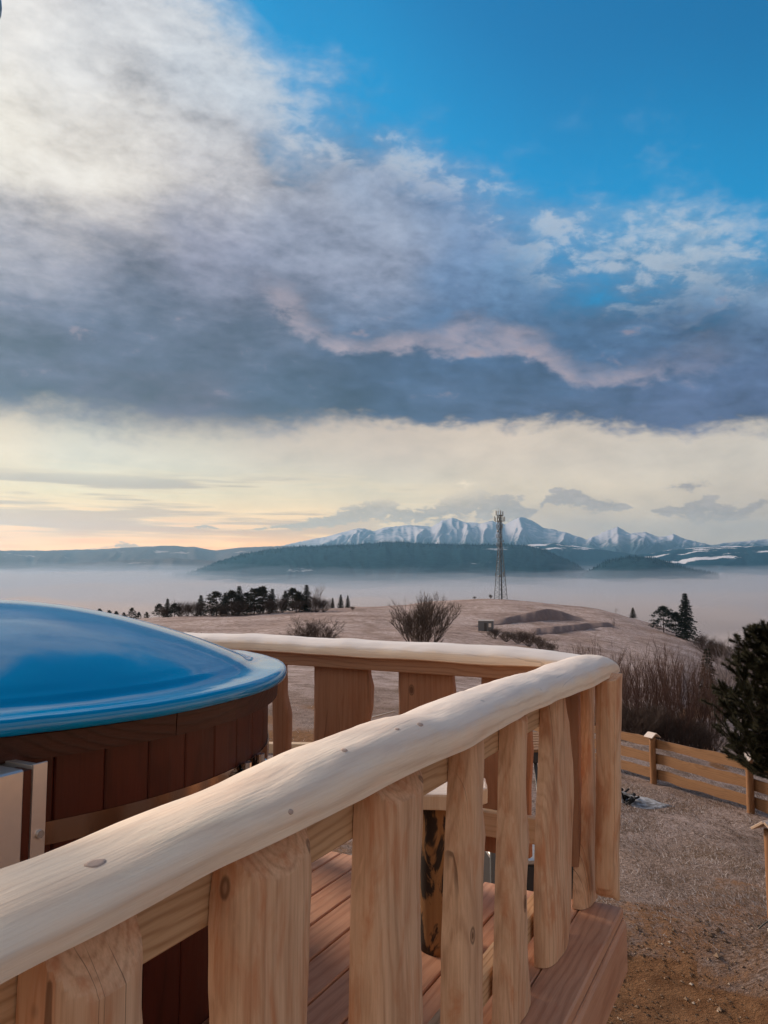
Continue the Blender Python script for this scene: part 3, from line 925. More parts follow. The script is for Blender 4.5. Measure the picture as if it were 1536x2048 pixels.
def fog_layer(name, label, top, density, color, seed, amp, rise, r0):
    m = bpy.data.materials.new('valley_fog')
    m.use_nodes = True
    nt = m.node_tree
    nt.nodes.clear()
    pv = nt.nodes.new('ShaderNodeVolumePrincipled')
    pv.inputs['Color'].default_value = (*color, 1)
    pv.inputs['Density'].default_value = density
    pv.inputs['Anisotropy'].default_value = 0.2
    ou = nt.nodes.new('ShaderNodeOutputMaterial')
    nt.links.new(pv.outputs[0], ou.inputs['Volume'])
    V, Fc = [], []
    fa = np.arange(-62, 62.01, 0.6)
    frs = [r0 * (1.035 ** k) for k in range(0, int(math.log(10400 / r0) / math.log(1.035)))]
    for r in frs:
        for a in fa:
            x, y = r * math.sin(rad(a)), r * math.cos(rad(a))
            z = top + amp * mnoise.noise(Vector((x * 0.0005, y * 0.0008, seed))) + 0.6 * amp * mnoise.noise(Vector((x * 0.002, y * 0.003, seed + 6))) + 0.3 * amp * mnoise.noise(Vector((x * 0.007, y * 0.008, seed + 9)))
            z += max(0, (r - 4200)) * rise
            if r < r0 * 1.6:
                z -= (r0 * 1.6 - r) * 0.16
            V.append((x, y, z))
    nf = len(fa)
    top_n = len(V)
    for (x, y, z) in list(V):
        V.append((x, y, -262))
    for i in range(len(frs) - 1):
        for k in range(nf - 1):
            a_, b_, c_, d_ = i * nf + k, i * nf + k + 1, (i + 1) * nf + k + 1, (i + 1) * nf + k
            Fc.append((a_, b_, c_, d_))
            Fc.append((top_n + d_, top_n + c_, top_n + b_, top_n + a_))
    for i in range(len(frs) - 1):
        for k in (0, nf - 1):
            a_, d_ = i * nf + k, (i + 1) * nf + k
            Fc.append((a_, d_, top_n + d_, top_n + a_) if k == 0 else (d_, a_, top_n + a_, top_n + d_))
    for k in range(nf - 1):
        Fc.append((k + 1, k, top_n + k, top_n + k + 1))
        o_ = (len(frs) - 1) * nf
        Fc.append((o_ + k, o_ + k + 1, top_n + o_ + k + 1, top_n + o_ + k))
    fg = obj(name, V, Fc, m, smooth=True)
    tag(fg, label, 'fog', kind='stuff')


fog_layer('fog', 'sea of pale fog filling the valley below the hills', -92, 0.0035, (0.66, 0.595, 0.60), 2.0, 62, 0.026, 430)
fog_layer('thin_mist', 'thin mist drifting just over the sea of fog', -72, 0.0010, (0.62, 0.58, 0.61), 12.0, 55, 0.026, 900)
fog_layer('thin_mist', 'fainter mist above, lapping the wooded slopes', -46, 0.00040, (0.58, 0.60, 0.68), 22.0, 60, 0.026, 1100)
fog_layer('thin_mist', 'faint mist veiling the lower wooded slopes', -16, 0.00020, (0.54, 0.60, 0.72), 32.0, 66, 0.026, 1400)
fog_layer('thin_mist', 'faintest mist reaching up the wooded slopes', 18, 0.00010, (0.50, 0.60, 0.76), 42.0, 72, 0.026, 1800)


def mist_bank(px, py, r, lx, ly, h, dens, seed):
    m = bpy.data.materials.new('mist')
    m.use_nodes = True
    nt = m.node_tree
    nt.nodes.clear()
    pv = nt.nodes.new('ShaderNodeVolumePrincipled')
    pv.inputs['Color'].default_value = (0.68, 0.64, 0.68, 1)
    pv.inputs['Density'].default_value = dens
    ou = nt.nodes.new('ShaderNodeOutputMaterial')
    nt.links.new(pv.outputs[0], ou.inputs['Volume'])
    bm = bmesh.new()
    bmesh.ops.create_icosphere(bm, subdivisions=4, radius=1.0)
    for v in bm.verts:
        n_ = 1 + 0.55 * mnoise.noise(v.co * 1.6 + Vector((seed, 0, 0))) + 0.3 * mnoise.noise(v.co * 4.0 + Vector((0, seed, 0)))
        v.co = Vector((v.co.x * lx * n_, v.co.y * ly * n_, v.co.z * h * n_))
    vs = [v.co.copy() for v in bm.verts]
    fs = [[v.index for v in f.verts] for f in bm.faces]
    bm.free()
    o = obj('mist_bank', vs, fs, m, None, at_r(px, py, r), (0, 0, -math.atan((px - 768) / F)), smooth=True)
    tag(o, 'soft bank of mist drifting along the foot of the hills', 'fog', kind='stuff')


for k, (px, py, r, lx, ly, h, dens) in enumerate([(840, 1124, 7600, 300, 160, 22, 0.0005), (1010, 1132, 7000, 340, 160, 20, 0.0005), (640, 1130, 7000, 420, 160, 20, 0.0004)]):
    mist_bank(px, py, r, lx, ly, h, dens, k * 3.7)

# ------------------------------------------------------------------ the wooden terrace (frame: X along the near rail, Y inward, Z up)
UX, UY = 0.46995, 0.88270
TH = math.atan2(UY, UX)
DECK = -1.27


def w3(X, Y, Z):
    return Vector((UX * X - UY * Y, UY * X + UX * Y, Z))


def fr_empty(name, X, Y, Z):
    return empty(name, w3(X, Y, Z), TH)


def hitY(px, py, Y):            # ray meets the vertical plane at inward distance Y
    d = ray(px, py)
    yy = -UY * d.x + UX * d.y
    d = d * (Y / yy)
    return UX * d.x + UY * d.y, d.z


def hitX(px, py, X):
    d = ray(px, py)
    xx = UX * d.x + UY * d.y
    d = d * (X / xx)
    return -UY * d.x + UX * d.y, d.z


# ---- deck
deck = fr_empty('terrace_deck', 1.0, 2.4, DECK)
tag(deck, 'raised terrace deck of reddish brown boards carrying the hot tub', 'deck')
OX, OY = 1.0, 2.4
Y0, Y1, X0, X1 = 0.613, 4.9, -1.2, 3.115
bw = 0.132
y = Y0 + 0.150
nb = 0
while y < Y1:
    dxe = 0.006 * n1(nb * 1.7, 3)
    box('deck_board', X0 - OX, X1 - 0.012 + dxe - OX, y - OY, y + bw - OY, -0.030 + 0.0012 * n1(nb, 5), 0.0012 * n1(nb, 5), M['deckboard'], deck, 0.004)
    y += bw + 0.0075
    nb += 1
# outer nosing board with a groove, and the fascia under it
prof = [(0.000, -0.034), (0.000, -0.006), (0.006, 0.0), (0.1425, 0.0), (0.1425, -0.034)]
rings = [[Vector((xx, Y0 + a - OY, z_)) for a, z_ in prof] for xx in (X0 - OX, X1 - OX)]
V, Fc = loft(rings)
obj('nosing_board', V, Fc, M['deckboard'], deck)
prof = [(0.004, -0.235), (-0.010, -0.235), (-0.010, -0.062), (-0.002, -0.048), (-0.002, -0.038), (0.030, -0.038), (0.030, -0.235)]
rings = [[Vector((xx, Y0 + a - OY, z_)) for a, z_ in prof] for xx in (X0 - OX, X1 + 0.010 - OX)]
V, Fc = loft(rings)
obj('fascia_board', V, Fc, M['deckboard'], deck)
box('end_fascia', X1 - 0.034 - OX, X1 - 0.006 - OX, Y0 + 0.036 - OY, Y1 - OY, -0.235, -0.036, M['deckboard'], deck)
for (jx, jy) in ((2.85, 0.95), (2.85, 2.9), (2.85, 4.6), (0.2, 0.95), (0.2, 2.9), (0.2, 4.6)):
    p = w3(jx, jy, 0)
    gz = tz(p.x, p.y) - DECK
    box('support_post', jx - 0.07 - OX, jx + 0.07 - OX, jy - 0.07 - OY, jy + 0.07 - OY, gz - 0.2, -0.19, M['sawn'], deck)
for jy in (0.95, 2.9, 4.6):
    box('joist', X0 + 0.02 - OX, X1 - 0.05 - OX, jy - 0.05 - OY, jy + 0.05 - OY, -0.19, -0.034, M['sawn'], deck)

# ---- near railing
rail = fr_empty('log_railing', 1.2, 0.78, DECK)
tag(rail, 'near railing of peeled half-log slats under a thick frosted handrail', 'railing')
RX, RY, RZ = 1.2, 0.78, DECK


def handrail(a0, a1, cen, hw, zb, h, seed, n=90, taper0=0.0, taper1=0.0, yk=None, hk=None):
    """half-log lofted along its length; returns rings in (along, across, z)"""
    rings = []
    for i in range(n + 1):
        a = a0 + (a1 - a0) * i / n
        wo = hw * (1 + 0.10 * n1(a * 3.1, seed) + 0.05 * n1(a * 9, seed + 1))
        wi = hw * (1 + 0.10 * n1(a * 3.3, seed + 2) + 0.05 * n1(a * 8, seed + 3))
        hh = h * (1 + 0.12 * n1(a * 2.7, seed + 4) + 0.05 * n1(a * 7.7, seed + 5))
        cs = cen + 0.012 * n1(a * 1.9, seed + 6) + (yk(a) if yk else 0.0)
        hh *= hk(a) if hk else 1.0
        zz = zb + 0.005 * n1(a * 4.0, seed + 7)
        k = 1.0
        if taper1 > 0 and a > a1 - taper1:
            k = math.sqrt(max(0.0, 1 - ((a - (a1 - taper1)) / taper1) ** 2)) * 0.95 + 0.05
        if taper0 > 0 and a < a0 + taper0:
            k = math.sqrt(max(0.0, 1 - ((a0 + taper0 - a) / taper0) ** 2)) * 0.95 + 0.05
        ring = []
        m_ = 22
        for j in range(m_ + 1):
            t = PI * j / m_
            cx, sz = math.cos(t), math.sin(t)
            sx = math.copysign(abs(cx) ** 0.82, cx)
            lump = 1 + 0.045 * mnoise.noise(Vector((a * 5, t * 2.2, seed + 8))) + 0.018 * mnoise.noise(Vector((a * 16, t * 3.5, seed + 3))) + 0.006 * mnoise.noise(Vector((a * 45, t * 5, seed + 5)))
            wk = (0.72 + 0.28 * k)
            ring.append((a, cs + (wo if cx > 0 else wi) * -sx * wk, zz + hh * k * (sz ** 0.8) * lump + 0.0))
        # eased lower edge
        ring.append((a, cs + wi * 0.90 * (0.72 + 0.28 * k), zz - 0.005 * k))
        ring.append((a, cs - wo * 0.90 * (0.72 + 0.28 * k), zz - 0.005 * k))
        rings.append(ring)
    return rings


XT = 3.30
rr_ = handrail(-0.7, XT, 0.768, 0.098, -0.388, 0.078, 2.0, n=300, taper1=0.22, yk=lambda a: -0.050 * max(0, (a - 1.4) / 1.8) ** 2, hk=lambda a: 0.52 + 0.48 * min(1, max(0, (a - 0.45) / 0.85)))
rings = [[Vector((a - RX, y_ - RY, z_ - RZ)) for (a, y_, z_) in ring] for ring in rr_]
V, Fc = loft(rings)
obj('handrail', V, Fc, M['rail'], rail, smooth=True, sharp=38)
M['knot'], _kq, _kb = mat('knot_wood', (0.24, 0.155, 0.125), 0.85)
_kx = _kq.noise(tcoord(_kq), 160.0, 4, 0.6)
_kq.put(_kb.inputs['Base Color'], _kq.mix(_kx, (0.56, 0.42, 0.35), (0.36, 0.25, 0.205)))


def seen(p):
    f = p.y * CP + p.z * SP
    return 768 + F * p.x / f, 1024 - F * (-p.y * SP + p.z * CP) / f


for (kpx, kpy, ks) in ((192, 1722, 0.0095), (585, 1618, 0.004), (690, 1500, 0.0055), (838, 1450, 0.0065), (795, 1462, 0.0045)):
    best = None
    for i_ in range(1, len(rr_) - 1):
        for j_ in range(2, 21):
            a_, y_, z_ = rr_[i_][j_]
            if a_ < 0.35:
                continue
            p_k = w3(a_, y_, z_)
            u_, v_ = seen(p_k)
            dd_ = (u_ - kpx) ** 2 + (v_ - kpy) ** 2
            if best is None or dd_ < best[0]:
                best = (dd_, i_, j_)
    _, i_, j_ = best
    P0 = Vector(rr_[i_][j_])
    ta = (Vector(rr_[i_ + 1][j_]) - Vector(rr_[i_ - 1][j_])).normalized()
    tb = (Vector(rr_[i_][j_ + 1]) - Vector(rr_[i_][j_ - 1])).normalized()
    nn_ = ta.cross(tb).normalized()
    if nn_.z < 0:
        nn_ = -nn_
    V, Fc = [], []
    for (kr_, kz_) in ((1.0, -0.003), (0.97, 0.0003), (0.6, 0.0006), (0.05, 0.0006)):
        for k in range(16):
            t = 2 * PI * k / 16
            w_ = 1 + 0.18 * n1(t * 1.3, kpx)
            V.append(ta * (math.cos(t) * ks * 1.5 * kr_ * w_) + tb * (math.sin(t) * ks * kr_ * w_) + nn_ * kz_)
    for i2 in range(3):
        for k in range(16):
            Fc.append((i2 * 16 + k, i2 * 16 + (k + 1) % 16, (i2 + 1) * 16 + (k + 1) % 16, (i2 + 1) * 16 + k))
    Fc.append(tuple(48 + k for k in range(16)))
    obj('knot', V, Fc, M['knot'], rail, (P0.x - RX, P0.y - RY, P0.z - RZ), smooth=True)
box('header_board', -0.7 - RX, 2.985 - RX, 0.785 - RY, 0.825 - RY, -0.520 - RZ, -0.392 - RZ, M['sawn'], rail, 0.004)
box('lower_beam', -0.7 - RX, 2.985 - RX, 0.795 - RY, 0.850 - RY, DECK + 0.075 - RZ, DECK + 0.150 - RZ, M['sawn'], rail, 0.004)


def slat(parent, po, L, Rr, plane, back, front, m, seed, ztop, zbot, cut=0.02, across='X', name='slat', pw=0.75, bottom_cut=0.0):
    """half-log slat; L and Rr are the traced edge points (photo px), front bulges toward the viewer"""
    hit = hitY if across == 'X' else hitX
    pl_l = back if across == 'X' else plane
    l = sorted([(hit(px, py, pl_l)) for px, py in L], key=lambda t: t[1])
    r = sorted([(hit(px, py, plane)) for px, py in Rr], key=lambda t: t[1])
    lz, lx = [p[1] for p in l], [p[0] for p in l]
    rz_, rx = [p[1] for p in r], [p[0] for p in r]
    if sum(lx) / len(lx) > sum(rx) / len(rx):
        lz, lx, rz_, rx = rz_, rx, lz, lx
    xc = (np.mean(lx) + np.mean(rx)) / 2
    n = 44
    rings = []
    zs_ = [zbot + (ztop - zbot) * i / n for i in range(n + 1)]
    if cut > 0:
        zs_ = sorted([z for z in zs_ if z < ztop - cut * 1.3] + [ztop - cut * 1.3 * (1 - j / 12) for j in range(13)])
    for i, z in enumerate(zs_):
        xl, xr = float(np.interp(z, lz, lx)), float(np.interp(z, rz_, rx))
        xl += 0.0025 * n1(z * 14, seed) + 0.0012 * n1(z * 40, seed)
        xr += 0.0025 * n1(z * 14, seed + 1) + 0.0012 * n1(z * 40, seed + 1)
        hwid = (xr - xl) / 2
        cx = (xr + xl) / 2
        dep = (back - front) * (1 + 0.10 * n1(z * 4, seed + 2))
        lim = 9.0
        if cut > 0:
            lim = 0.014 + (back - front) * 0.95 * max(0.0, ztop - z) / cut
        if bottom_cut and z - zbot < bottom_cut:
            dep *= 0.5 + 0.5 * (z - zbot) / bottom_cut
        ring = []
        for j in range(19):
            t = -PI / 2 + PI * j / 18
            s_, c_ = math.sin(t), max(0.0, math.cos(t))
            xx = cx + hwid * math.copysign(abs(s_) ** 0.9, s_)
            dd = dep * (c_ ** pw) * (1 + 0.05 * mnoise.noise(Vector((xx * 30, z * 5, seed))))
            dd = min(dd, lim)
            zz = z
            if bottom_cut and i == 0:
                zz = z + bottom_cut * (xx - xl) / max(2 * hwid, 1e-4)
            ring.append((xx, back - dd - 0.003, zz))
        ring.append((xr, back, ring[-1][2]))
        ring.append((xl, back, ring[0][2]))
        rings.append(ring)
    org = (xc, back, zbot) if across == 'X' else (back, xc, zbot)
    if across == 'X':
        R3 = [[Vector((a - org[0], b_ - org[1], z - org[2])) for a, b_, z in ring] for ring in rings]
    else:
        R3 = [[Vector((b_ - org[0], a - org[1], z - org[2])) for a, b_, z in reversed(ring)] for ring in rings]
    V, Fc = loft(R3)
    o = obj(name, V, Fc, m, parent, (org[0] - po[0], org[1] - po[1], org[2] - po[2]), smooth=True, sharp=24)
    return o


SL = [
    ([(42, 1900), (38, 1960), (30, 2048)], [(288, 1850), (291, 1900), (290, 1980), (294, 2048)], 0.10),
    ([(425, 1745), (416, 1850), (415, 1950), (420, 2048)], [(624, 1665), (632, 1760), (625, 1850), (620, 1950), (615, 2048)], 0.085),
    ([(708, 1605), (703, 1750), (700, 1850), (697, 2048)], [(845, 1560), (846, 1650), (843, 1750), (841, 1850), (847, 2048)], 0.075),
    ([(897, 1510), (893, 1600), (888, 1700), (882, 1900), (880, 2048)], [(965, 1490), (962, 1600), (972, 1660), (969, 1750), (966, 1900), (967, 2048)], 0.03),
    ([(998, 1460), (995, 1600), (990, 1750), (987, 1900), (983, 2048)], [(1053, 1440), (1049, 1560), (1061, 1670), (1051, 1760), (1055, 1880), (1067, 1975)], 0.05),
    ([(1080, 1410), (1075, 1550), (1070, 1650), (1067, 1800), (1068, 1960)], [(1130, 1395), (1141, 1440), (1151, 1520), (1152, 1600), (1146, 1790), (1140, 1880), (1128, 1940)], 0.02),
    ([(1153, 1375), (1152, 1500), (1148, 1700), (1144, 1820)], [(1190, 1362), (1186, 1470), (1193, 1560), (1189, 1700), (1196, 1790), (1195, 1835)], 0.015),
]
for i, (L, Rr, cut) in enumerate(SL):
    slat(rail, (RX, RY, RZ), L, Rr, 0.735, 0.783, 0.712 if i < 3 else 0.722, M['log'], 10 + i * 5, -0.392, DECK + 0.002 if i != 5 else DECK + 0.002, cut=cut, pw=0.55 if i < 3 else 0.62)

# ---- back railing
back = fr_empty('back_railing', 3.03, 2.6, DECK)
tag(back, 'back railing of wide wavy planks behind the tub, brown header under frosted log', 'railing')
BX, BY, BZ = 3.03, 2.6, DECK
rr_ = handrail(0.70, 5.0, 3.055, 0.100, -0.352, 0.066, 12.0, n=220, hk=lambda a: 0.62 + 0.38 * min(1, max(0, (a - 0.72) / 0.35)))
rings = [[Vector((xx - BX, a - BY, z_ - BZ)) for (a, xx, z_) in reversed(ring)] for ring in rr_]
V, Fc = loft(rings)
obj('handrail', V, Fc, M['rail_y'], back, smooth=True, sharp=38)
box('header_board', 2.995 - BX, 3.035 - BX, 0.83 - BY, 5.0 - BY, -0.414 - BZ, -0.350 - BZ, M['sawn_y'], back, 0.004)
box('lower_beam', 2.995 - BX, 3.035 - BX, 0.83 - BY, 5.0 - BY, -1.050 - BZ, -0.950 - BZ, M['sawn_pale'], back, 0.004)
BS = [
    ([(430, 1335), (434, 1500)], [(520, 1335), (512, 1500)]),
    ([(545, 1335), (548, 1500)], [(570, 1335), (572, 1390), (580, 1430), (578, 1500)]),
    ([(629, 1340), (629, 1420), (626, 1500), (628, 1600)], [(738, 1345), (745, 1375), (743, 1415), (736, 1450), (734, 1500), (738, 1600)]),
    ([(797, 1345), (798, 1420), (799, 1600)], [(906, 1350), (909, 1390), (903, 1450), (905, 1600)]),
    ([(963, 1357), (965, 1500), (966, 1700)], [(1058, 1370), (1064, 1500), (1060, 1600), (1062, 1700)]),
    ([(1108, 1365), (1112, 1500), (1110, 1700)], [(1158, 1375), (1160, 1500), (1160, 1700)]),
]
for i, (L, Rr) in enumerate(BS):
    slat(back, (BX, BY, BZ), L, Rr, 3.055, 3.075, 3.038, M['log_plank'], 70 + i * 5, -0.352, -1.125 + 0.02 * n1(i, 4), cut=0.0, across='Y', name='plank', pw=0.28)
# the corner slat hangs past the deck, its foot cut at a slant
slat(back, (BX, BY, BZ), [(1185, 1362), (1188, 1500), (1186, 1700), (1186, 1800)], [(1238, 1340), (1238, 1400), (1235, 1500), (1236, 1600), (1232, 1700), (1232, 1760)], 3.03, 3.095, 3.025, M['log'], 130, -0.375, -1.235, cut=0.03, across='Y', name='corner_slat', pw=0.6, bottom_cut=0.06)

# ------------------------------------------------------------------ hot tub, cover, stove
TCX, TCY = 1.563, 2.374
TR = 0.985
tub = fr_empty('hot_tub', TCX, TCY, DECK)
tag(tub, 'round hot tub of dark red-brown staves bound with polished steel hoops', 'hot tub')
TOP = -0.332 - DECK       # underside of the cover above the deck
NS = 52
half = PI / NS * 0.985
Rs, Rin = TR - 0.015, TR - 0.065
pts_ = [(-half, Rs), (-half + 0.004, Rs + 0.003), (-half / 2, Rs + 0.0035), (0, Rs + 0.004), (half / 2, Rs + 0.0035), (half - 0.004, Rs + 0.003), (half, Rs), (half, Rin), (-half, Rin)]
rings = [[Vector((r * math.cos(a), r * math.sin(a), z)) for a, r in pts_] for z in (0.012, TOP - 0.02)]
V, Fc = loft(rings)
sme = new_mesh('stave', V, Fc, M['stave'])
for k in range(NS):
    link('stave', sme, tub, (0, 0, 0), (0, 0, 2 * PI * k / NS + 0.03))
# rim ring of curved timber segments
NSEG = 10
for k in range(NSEG):
    rings = []
    a0, a1 = 2 * PI * k / NSEG + 0.22, 2 * PI * (k + 1) / NSEG - 0.003 + 0.22
    for i in range(9):
        a = a0 + (a1 - a0) * i / 8
        rings.append([Vector((r * math.cos(a), r * math.sin(a), z)) for r, z in ((TR + 0.020, TOP - 0.064), (TR + 0.022, TOP - 0.010), (TR + 0.014, TOP - 0.003), (Rin - 0.02, TOP - 0.003), (Rin - 0.02, TOP - 0.064))])
    V, Fc = loft(rings)
    obj('rim_segment', V, Fc, M['ring'], tub)
hz0 = -0.541 - DECK
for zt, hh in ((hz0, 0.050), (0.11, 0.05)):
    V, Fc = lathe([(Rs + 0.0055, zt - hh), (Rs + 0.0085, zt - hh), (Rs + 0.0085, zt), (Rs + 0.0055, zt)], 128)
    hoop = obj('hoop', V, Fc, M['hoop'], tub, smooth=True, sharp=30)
    # tightening lugs and bolt
    ap = w3(0, 0, 0)
    ang = math.atan2(-0.955, 0.29) + (0 if zt == hz0 else 0.5)
    for s_ in (-0.055, 0.055):
        a = ang + s_
        c_ = Vector((math.cos(a), math.sin(a), 0)) * (Rs + 0.024)
        V, Fc = [], []
        tube(V, Fc, c_ + Vector((0, 0, zt - hh + 0.004)), c_ + Vector((0, 0, zt + 0.006)), 0.014, 0.014, 14, True)
        obj('lug', V, Fc, M['steel'], hoop)
    V, Fc = [], []
    p0 = Vector((math.cos(ang - 0.095), math.sin(ang - 0.095), 0)) * (Rs + 0.029) + Vector((0, 0, zt - hh * 0.55))
    p1 = Vector((math.cos(ang + 0.10), math.sin(ang + 0.10), 0)) * (Rs + 0.029) + Vector((0, 0, zt - hh * 0.55))
    tube(V, Fc, p0, p1, 0.0055, 0.0055, 8, True)
    d_ = (p1 - p0).normalized()
    tube(V, Fc, p0 + d_ * 0.012, p0 + d_ * 0.026, 0.0125, 0.0125, 6, True)
    tube(V, Fc, p1 - d_ * 0.026, p1 - d_ * 0.012, 0.0125, 0.0125, 6, True)
    obj('tension_bolt', V, Fc, M['steel'], hoop, smooth=False)

cover = fr_empty('tub_cover', TCX, TCY, -0.334)
tag(cover, 'glossy blue domed cover lying on the hot tub', 'cover')
prof = [(1.020, -0.004), (1.032, 0.000), (1.036, 0.012), (1.034, 0.026), (1.026, 0.032), (1.012, 0.0335), (0.975, 0.033), (0.945, 0.0345), (0.925, 0.038), (0.908, 0.044), (0.898, 0.050)]
H, RB = 0.262, 0.890
for k in range(1, 26):
    t = k / 26
    r = RB * math.cos(t * PI / 2 * 1.0)
    x = r / RB
    prof.append((r, 0.056 + (H - 0.056) * (1 - x ** 1.9)))
prof.append((0.004, H))
V, Fc = lathe(prof, 128)
# hand-laid unevenness
V = [Vector(v) for v in V]
for v in V:
    rr0 = math.hypot(v.x, v.y)
    if rr0 > 0.85:
        v.z += 0.0022 * mnoise.noise(Vector((v.x * 4, v.y * 4, 1))) + 0.0012 * mnoise.noise(Vector((v.x * 17, v.y * 17, 1)))
    else:
        v.z += 0.004 * mnoise.noise(Vector((v.x * 2.2, v.y * 2.2, 3)))
obj('shell', V, Fc, M['blue'], cover, smooth=True)
V, Fc = lathe([(1.018, -0.003), (0.93, -0.003), (0.93, -0.05)], 96)
obj('inner_lip', V, Fc, M['darksteel'], cover, smooth=True)

# stove beside the tub: sheet-steel casing, edge strips with bolts, chimney
sx0, _z = hitY(97, 1520, 1.30)
stove = fr_empty('tub_stove', 0.35, 1.55, DECK)
tag(stove, 'pale sheet-steel stove casing with bolted edge strip against the tub', 'stove')


def fl(px, py, Yp):
    X, z = hitY(px, py, Yp)
    return X - 0.35, z - DECK


YP = 1.40
xr, zt = fl(96, 1522, YP)
xl2, _ = fl(68, 1522, YP)
xl1, _ = fl(48, 1522, YP)
box('edge_strip', xl2, xr, YP - 1.55, YP - 1.55 + 0.006, 0.03, zt, M['plate'], stove, 0.001)
box('casing', xl1 - 0.62, xl1, YP - 1.55 - 0.004, YP - 1.55 + 0.30, 0.03, zt - 0.004, M['plate'], stove, 0.004)
box('gap_shade_strip', xl1 + 0.001, xl2 - 0.001, YP - 1.55 + 0.004, YP - 1.55 + 0.05, 0.03, zt - 0.01, M['stave'], stove, 0.001)  # added dark strip standing in for the shade of the open gap
box('return_flange', xl2 + 0.001, xl2 + 0.02, YP - 1.55 + 0.007, YP - 1.55 + 0.12, 0.03, zt - 0.003, M['plate'], stove, 0.001)
bx, bz = fl(78, 1668, YP)
for zz in (bz, bz - 0.35):
    V, Fc = [], []
    tube(V, Fc, (bx, YP - 1.55 - 0.006, zz), (bx, YP - 1.55 + 0.0, zz), 0.0085, 0.0095, 12, True)
    obj('bolt', V, Fc, M['steel'], stove, smooth=False)
# chimney: its cap just enters the top left corner of the view
P = at_r(4, 22, 1.55)
cl = Matrix.Rotation(-TH, 3, 'Z') @ Vector((P.x, P.y, 0)) - Vector((0.35, 1.55, 0))
side = Matrix.Rotation(-TH, 3, 'Z') @ Vector((-0.88, -0.475, 0)).normalized()
cc = cl + side * 0.146
chz = P.z - DECK
V, Fc = lathe([(0.075, zt - 0.02), (0.075, chz - 0.10)], 32)
ch = obj('chimney_pipe', V, Fc, M['bluesteel'], stove, (cc.x, cc.y, 0), smooth=True)
V, Fc = lathe([(0.078, chz - 0.12), (0.10, chz - 0.10), (0.146, chz), (0.144, chz + 0.02), (0.09, chz + 0.05), (0.002, chz + 0.07)], 40)
obj('chimney_cap', V, Fc, M['bluesteel'], ch, smooth=True)

# ------------------------------------------------------------------ log stool on the deck
pS = w3(0, 0, 0)
d = ray(880, 1920)
d = d * (DECK / d.z)
sp = Vector((d.x + 0.015, d.y + 0.10, DECK))
stool = empty('log_stool', sp, 0.3)
tag(stool, 'small stool with pale slab seat on a bark-flecked log leg', 'stool')
rings = []
for i in range(15):
    z = 0.50 * i / 14
    rings.append([Vector((math.cos(t) * (0.085 + 0.006 * mnoise.noise(Vector((math.cos(t), math.sin(t), z * 4)))), math.sin(t) * (0.085 + 0.006 * mnoise.noise(Vector((math.cos(t), math.sin(t), z * 4 + 9)))), z)) for t in [2 * PI * k / 20 for k in range(20)]])
V, Fc = loft(rings)
obj('leg', V, Fc, M['barklog'], stool, smooth=True)
rings = []
oct_ = []
for k in range(40):
    t = 2 * PI * k / 40
    oct_.append(0.172 / max(abs(math.cos((t % (PI / 4)) - PI / 8)), 0.5) * (0.93 + 0.02 * n1(k * 0.5, 3)))
for z, s_ in ((0.500, 0.97), (0.503, 0.99), (0.545, 1.0), (0.551, 0.985), (0.553, 0.95)):
    rings.append([Vector((math.cos(2 * PI * k / 40) * oct_[k] * s_, math.sin(2 * PI * k / 40) * oct_[k] * s_, z)) for k in range(40)])
V, Fc = loft(rings)
obj('seat', V, Fc, M['slab'], stool)

# ------------------------------------------------------------------ fence in the yard
def gable_cap(parent, w, l, z, m):
    """two little boards leaning together over the post"""
    for s_ in (-1, 1):
        vs, fs = box_vf(-l / 2, l / 2, 0, w, 0, 0.022, 0.002)
        R_ = Matrix.Rotation(rad(-38) * s_, 3, 'X')
        vs = [R_ @ Vector((v.x, v.y * s_, v.z)) for v in vs]
        if s_ < 0:
            fs = [list(reversed(f)) for f in fs]
        obj('cap_board', vs, fs, m, parent, (0, 0, z))


def log_post(h, r, seed, sink=0.25):
    rings = []
    for i in range(13):
        z = -sink + (h + sink) * i / 12
        rings.append([Vector((math.cos(t) * r * (1 + 0.09 * mnoise.noise(Vector((math.cos(t), math.sin(t) + seed, z * 3)))) + 0.012 * n1(z * 2, seed),
                              math.sin(t) * r * (1 + 0.09 * mnoise.noise(Vector((math.cos(t), math.sin(t) + seed, z * 3 + 5)))), z)) for t in [2 * PI * k / 12 for k in range(12)]])
    return loft(rings)


def on_ground(x, y):
    return Vector((x, y, tz(x, y)))


FD = Vector((1.31, -2.0, 0)).normalized()
F1 = on_col(1293, 18.2)
F2 = on_col(1480, 16.6)
FD = Vector((F2.x - F1.x, F2.y - F1.y, 0))
sp_ = FD.length
FD.normalize()
frz = math.atan2(FD.y, FD.x)
fence = empty('yard_fence', F1, frz)
tag(fence, 'honey-coloured board fence with capped log posts across the frosted yard', 'fence')
Rf = Matrix.Rotation(-frz, 3, 'Z')
posts = []
for k in range(-2, 4):
    p = F1 + FD * (sp_ * k)
    gz = tz(p.x, p.y)
    posts.append((k, Vector((sp_ * k, 0, gz - F1.z))))
for k, lp in posts:
    V, Fc = log_post(1.02, 0.072, k * 3.3)
    po_ = obj('post', V, Fc, M['fence_post'], fence, lp, smooth=True)
    cp_ = empty('cap', (0, 0, 1.08))
    bpy.data.objects.remove(cp_)
    for s_ in (-1, 1):
        vs, fs = box_vf(-0.12, 0.12, 0, 0.16, 0, 0.022, 0.002)
        R_ = Matrix.Rotation(rad(-36) * s_, 3, 'X')
        vs = [R_ @ Vector((v.x, v.y * s_, v.z)) for v in vs]
        if s_ < 0:
            fs = [list(reversed(f)) for f in fs]
        obj('cap_board', vs, fs, M['cap'], po_, (0, 0, 1.105))
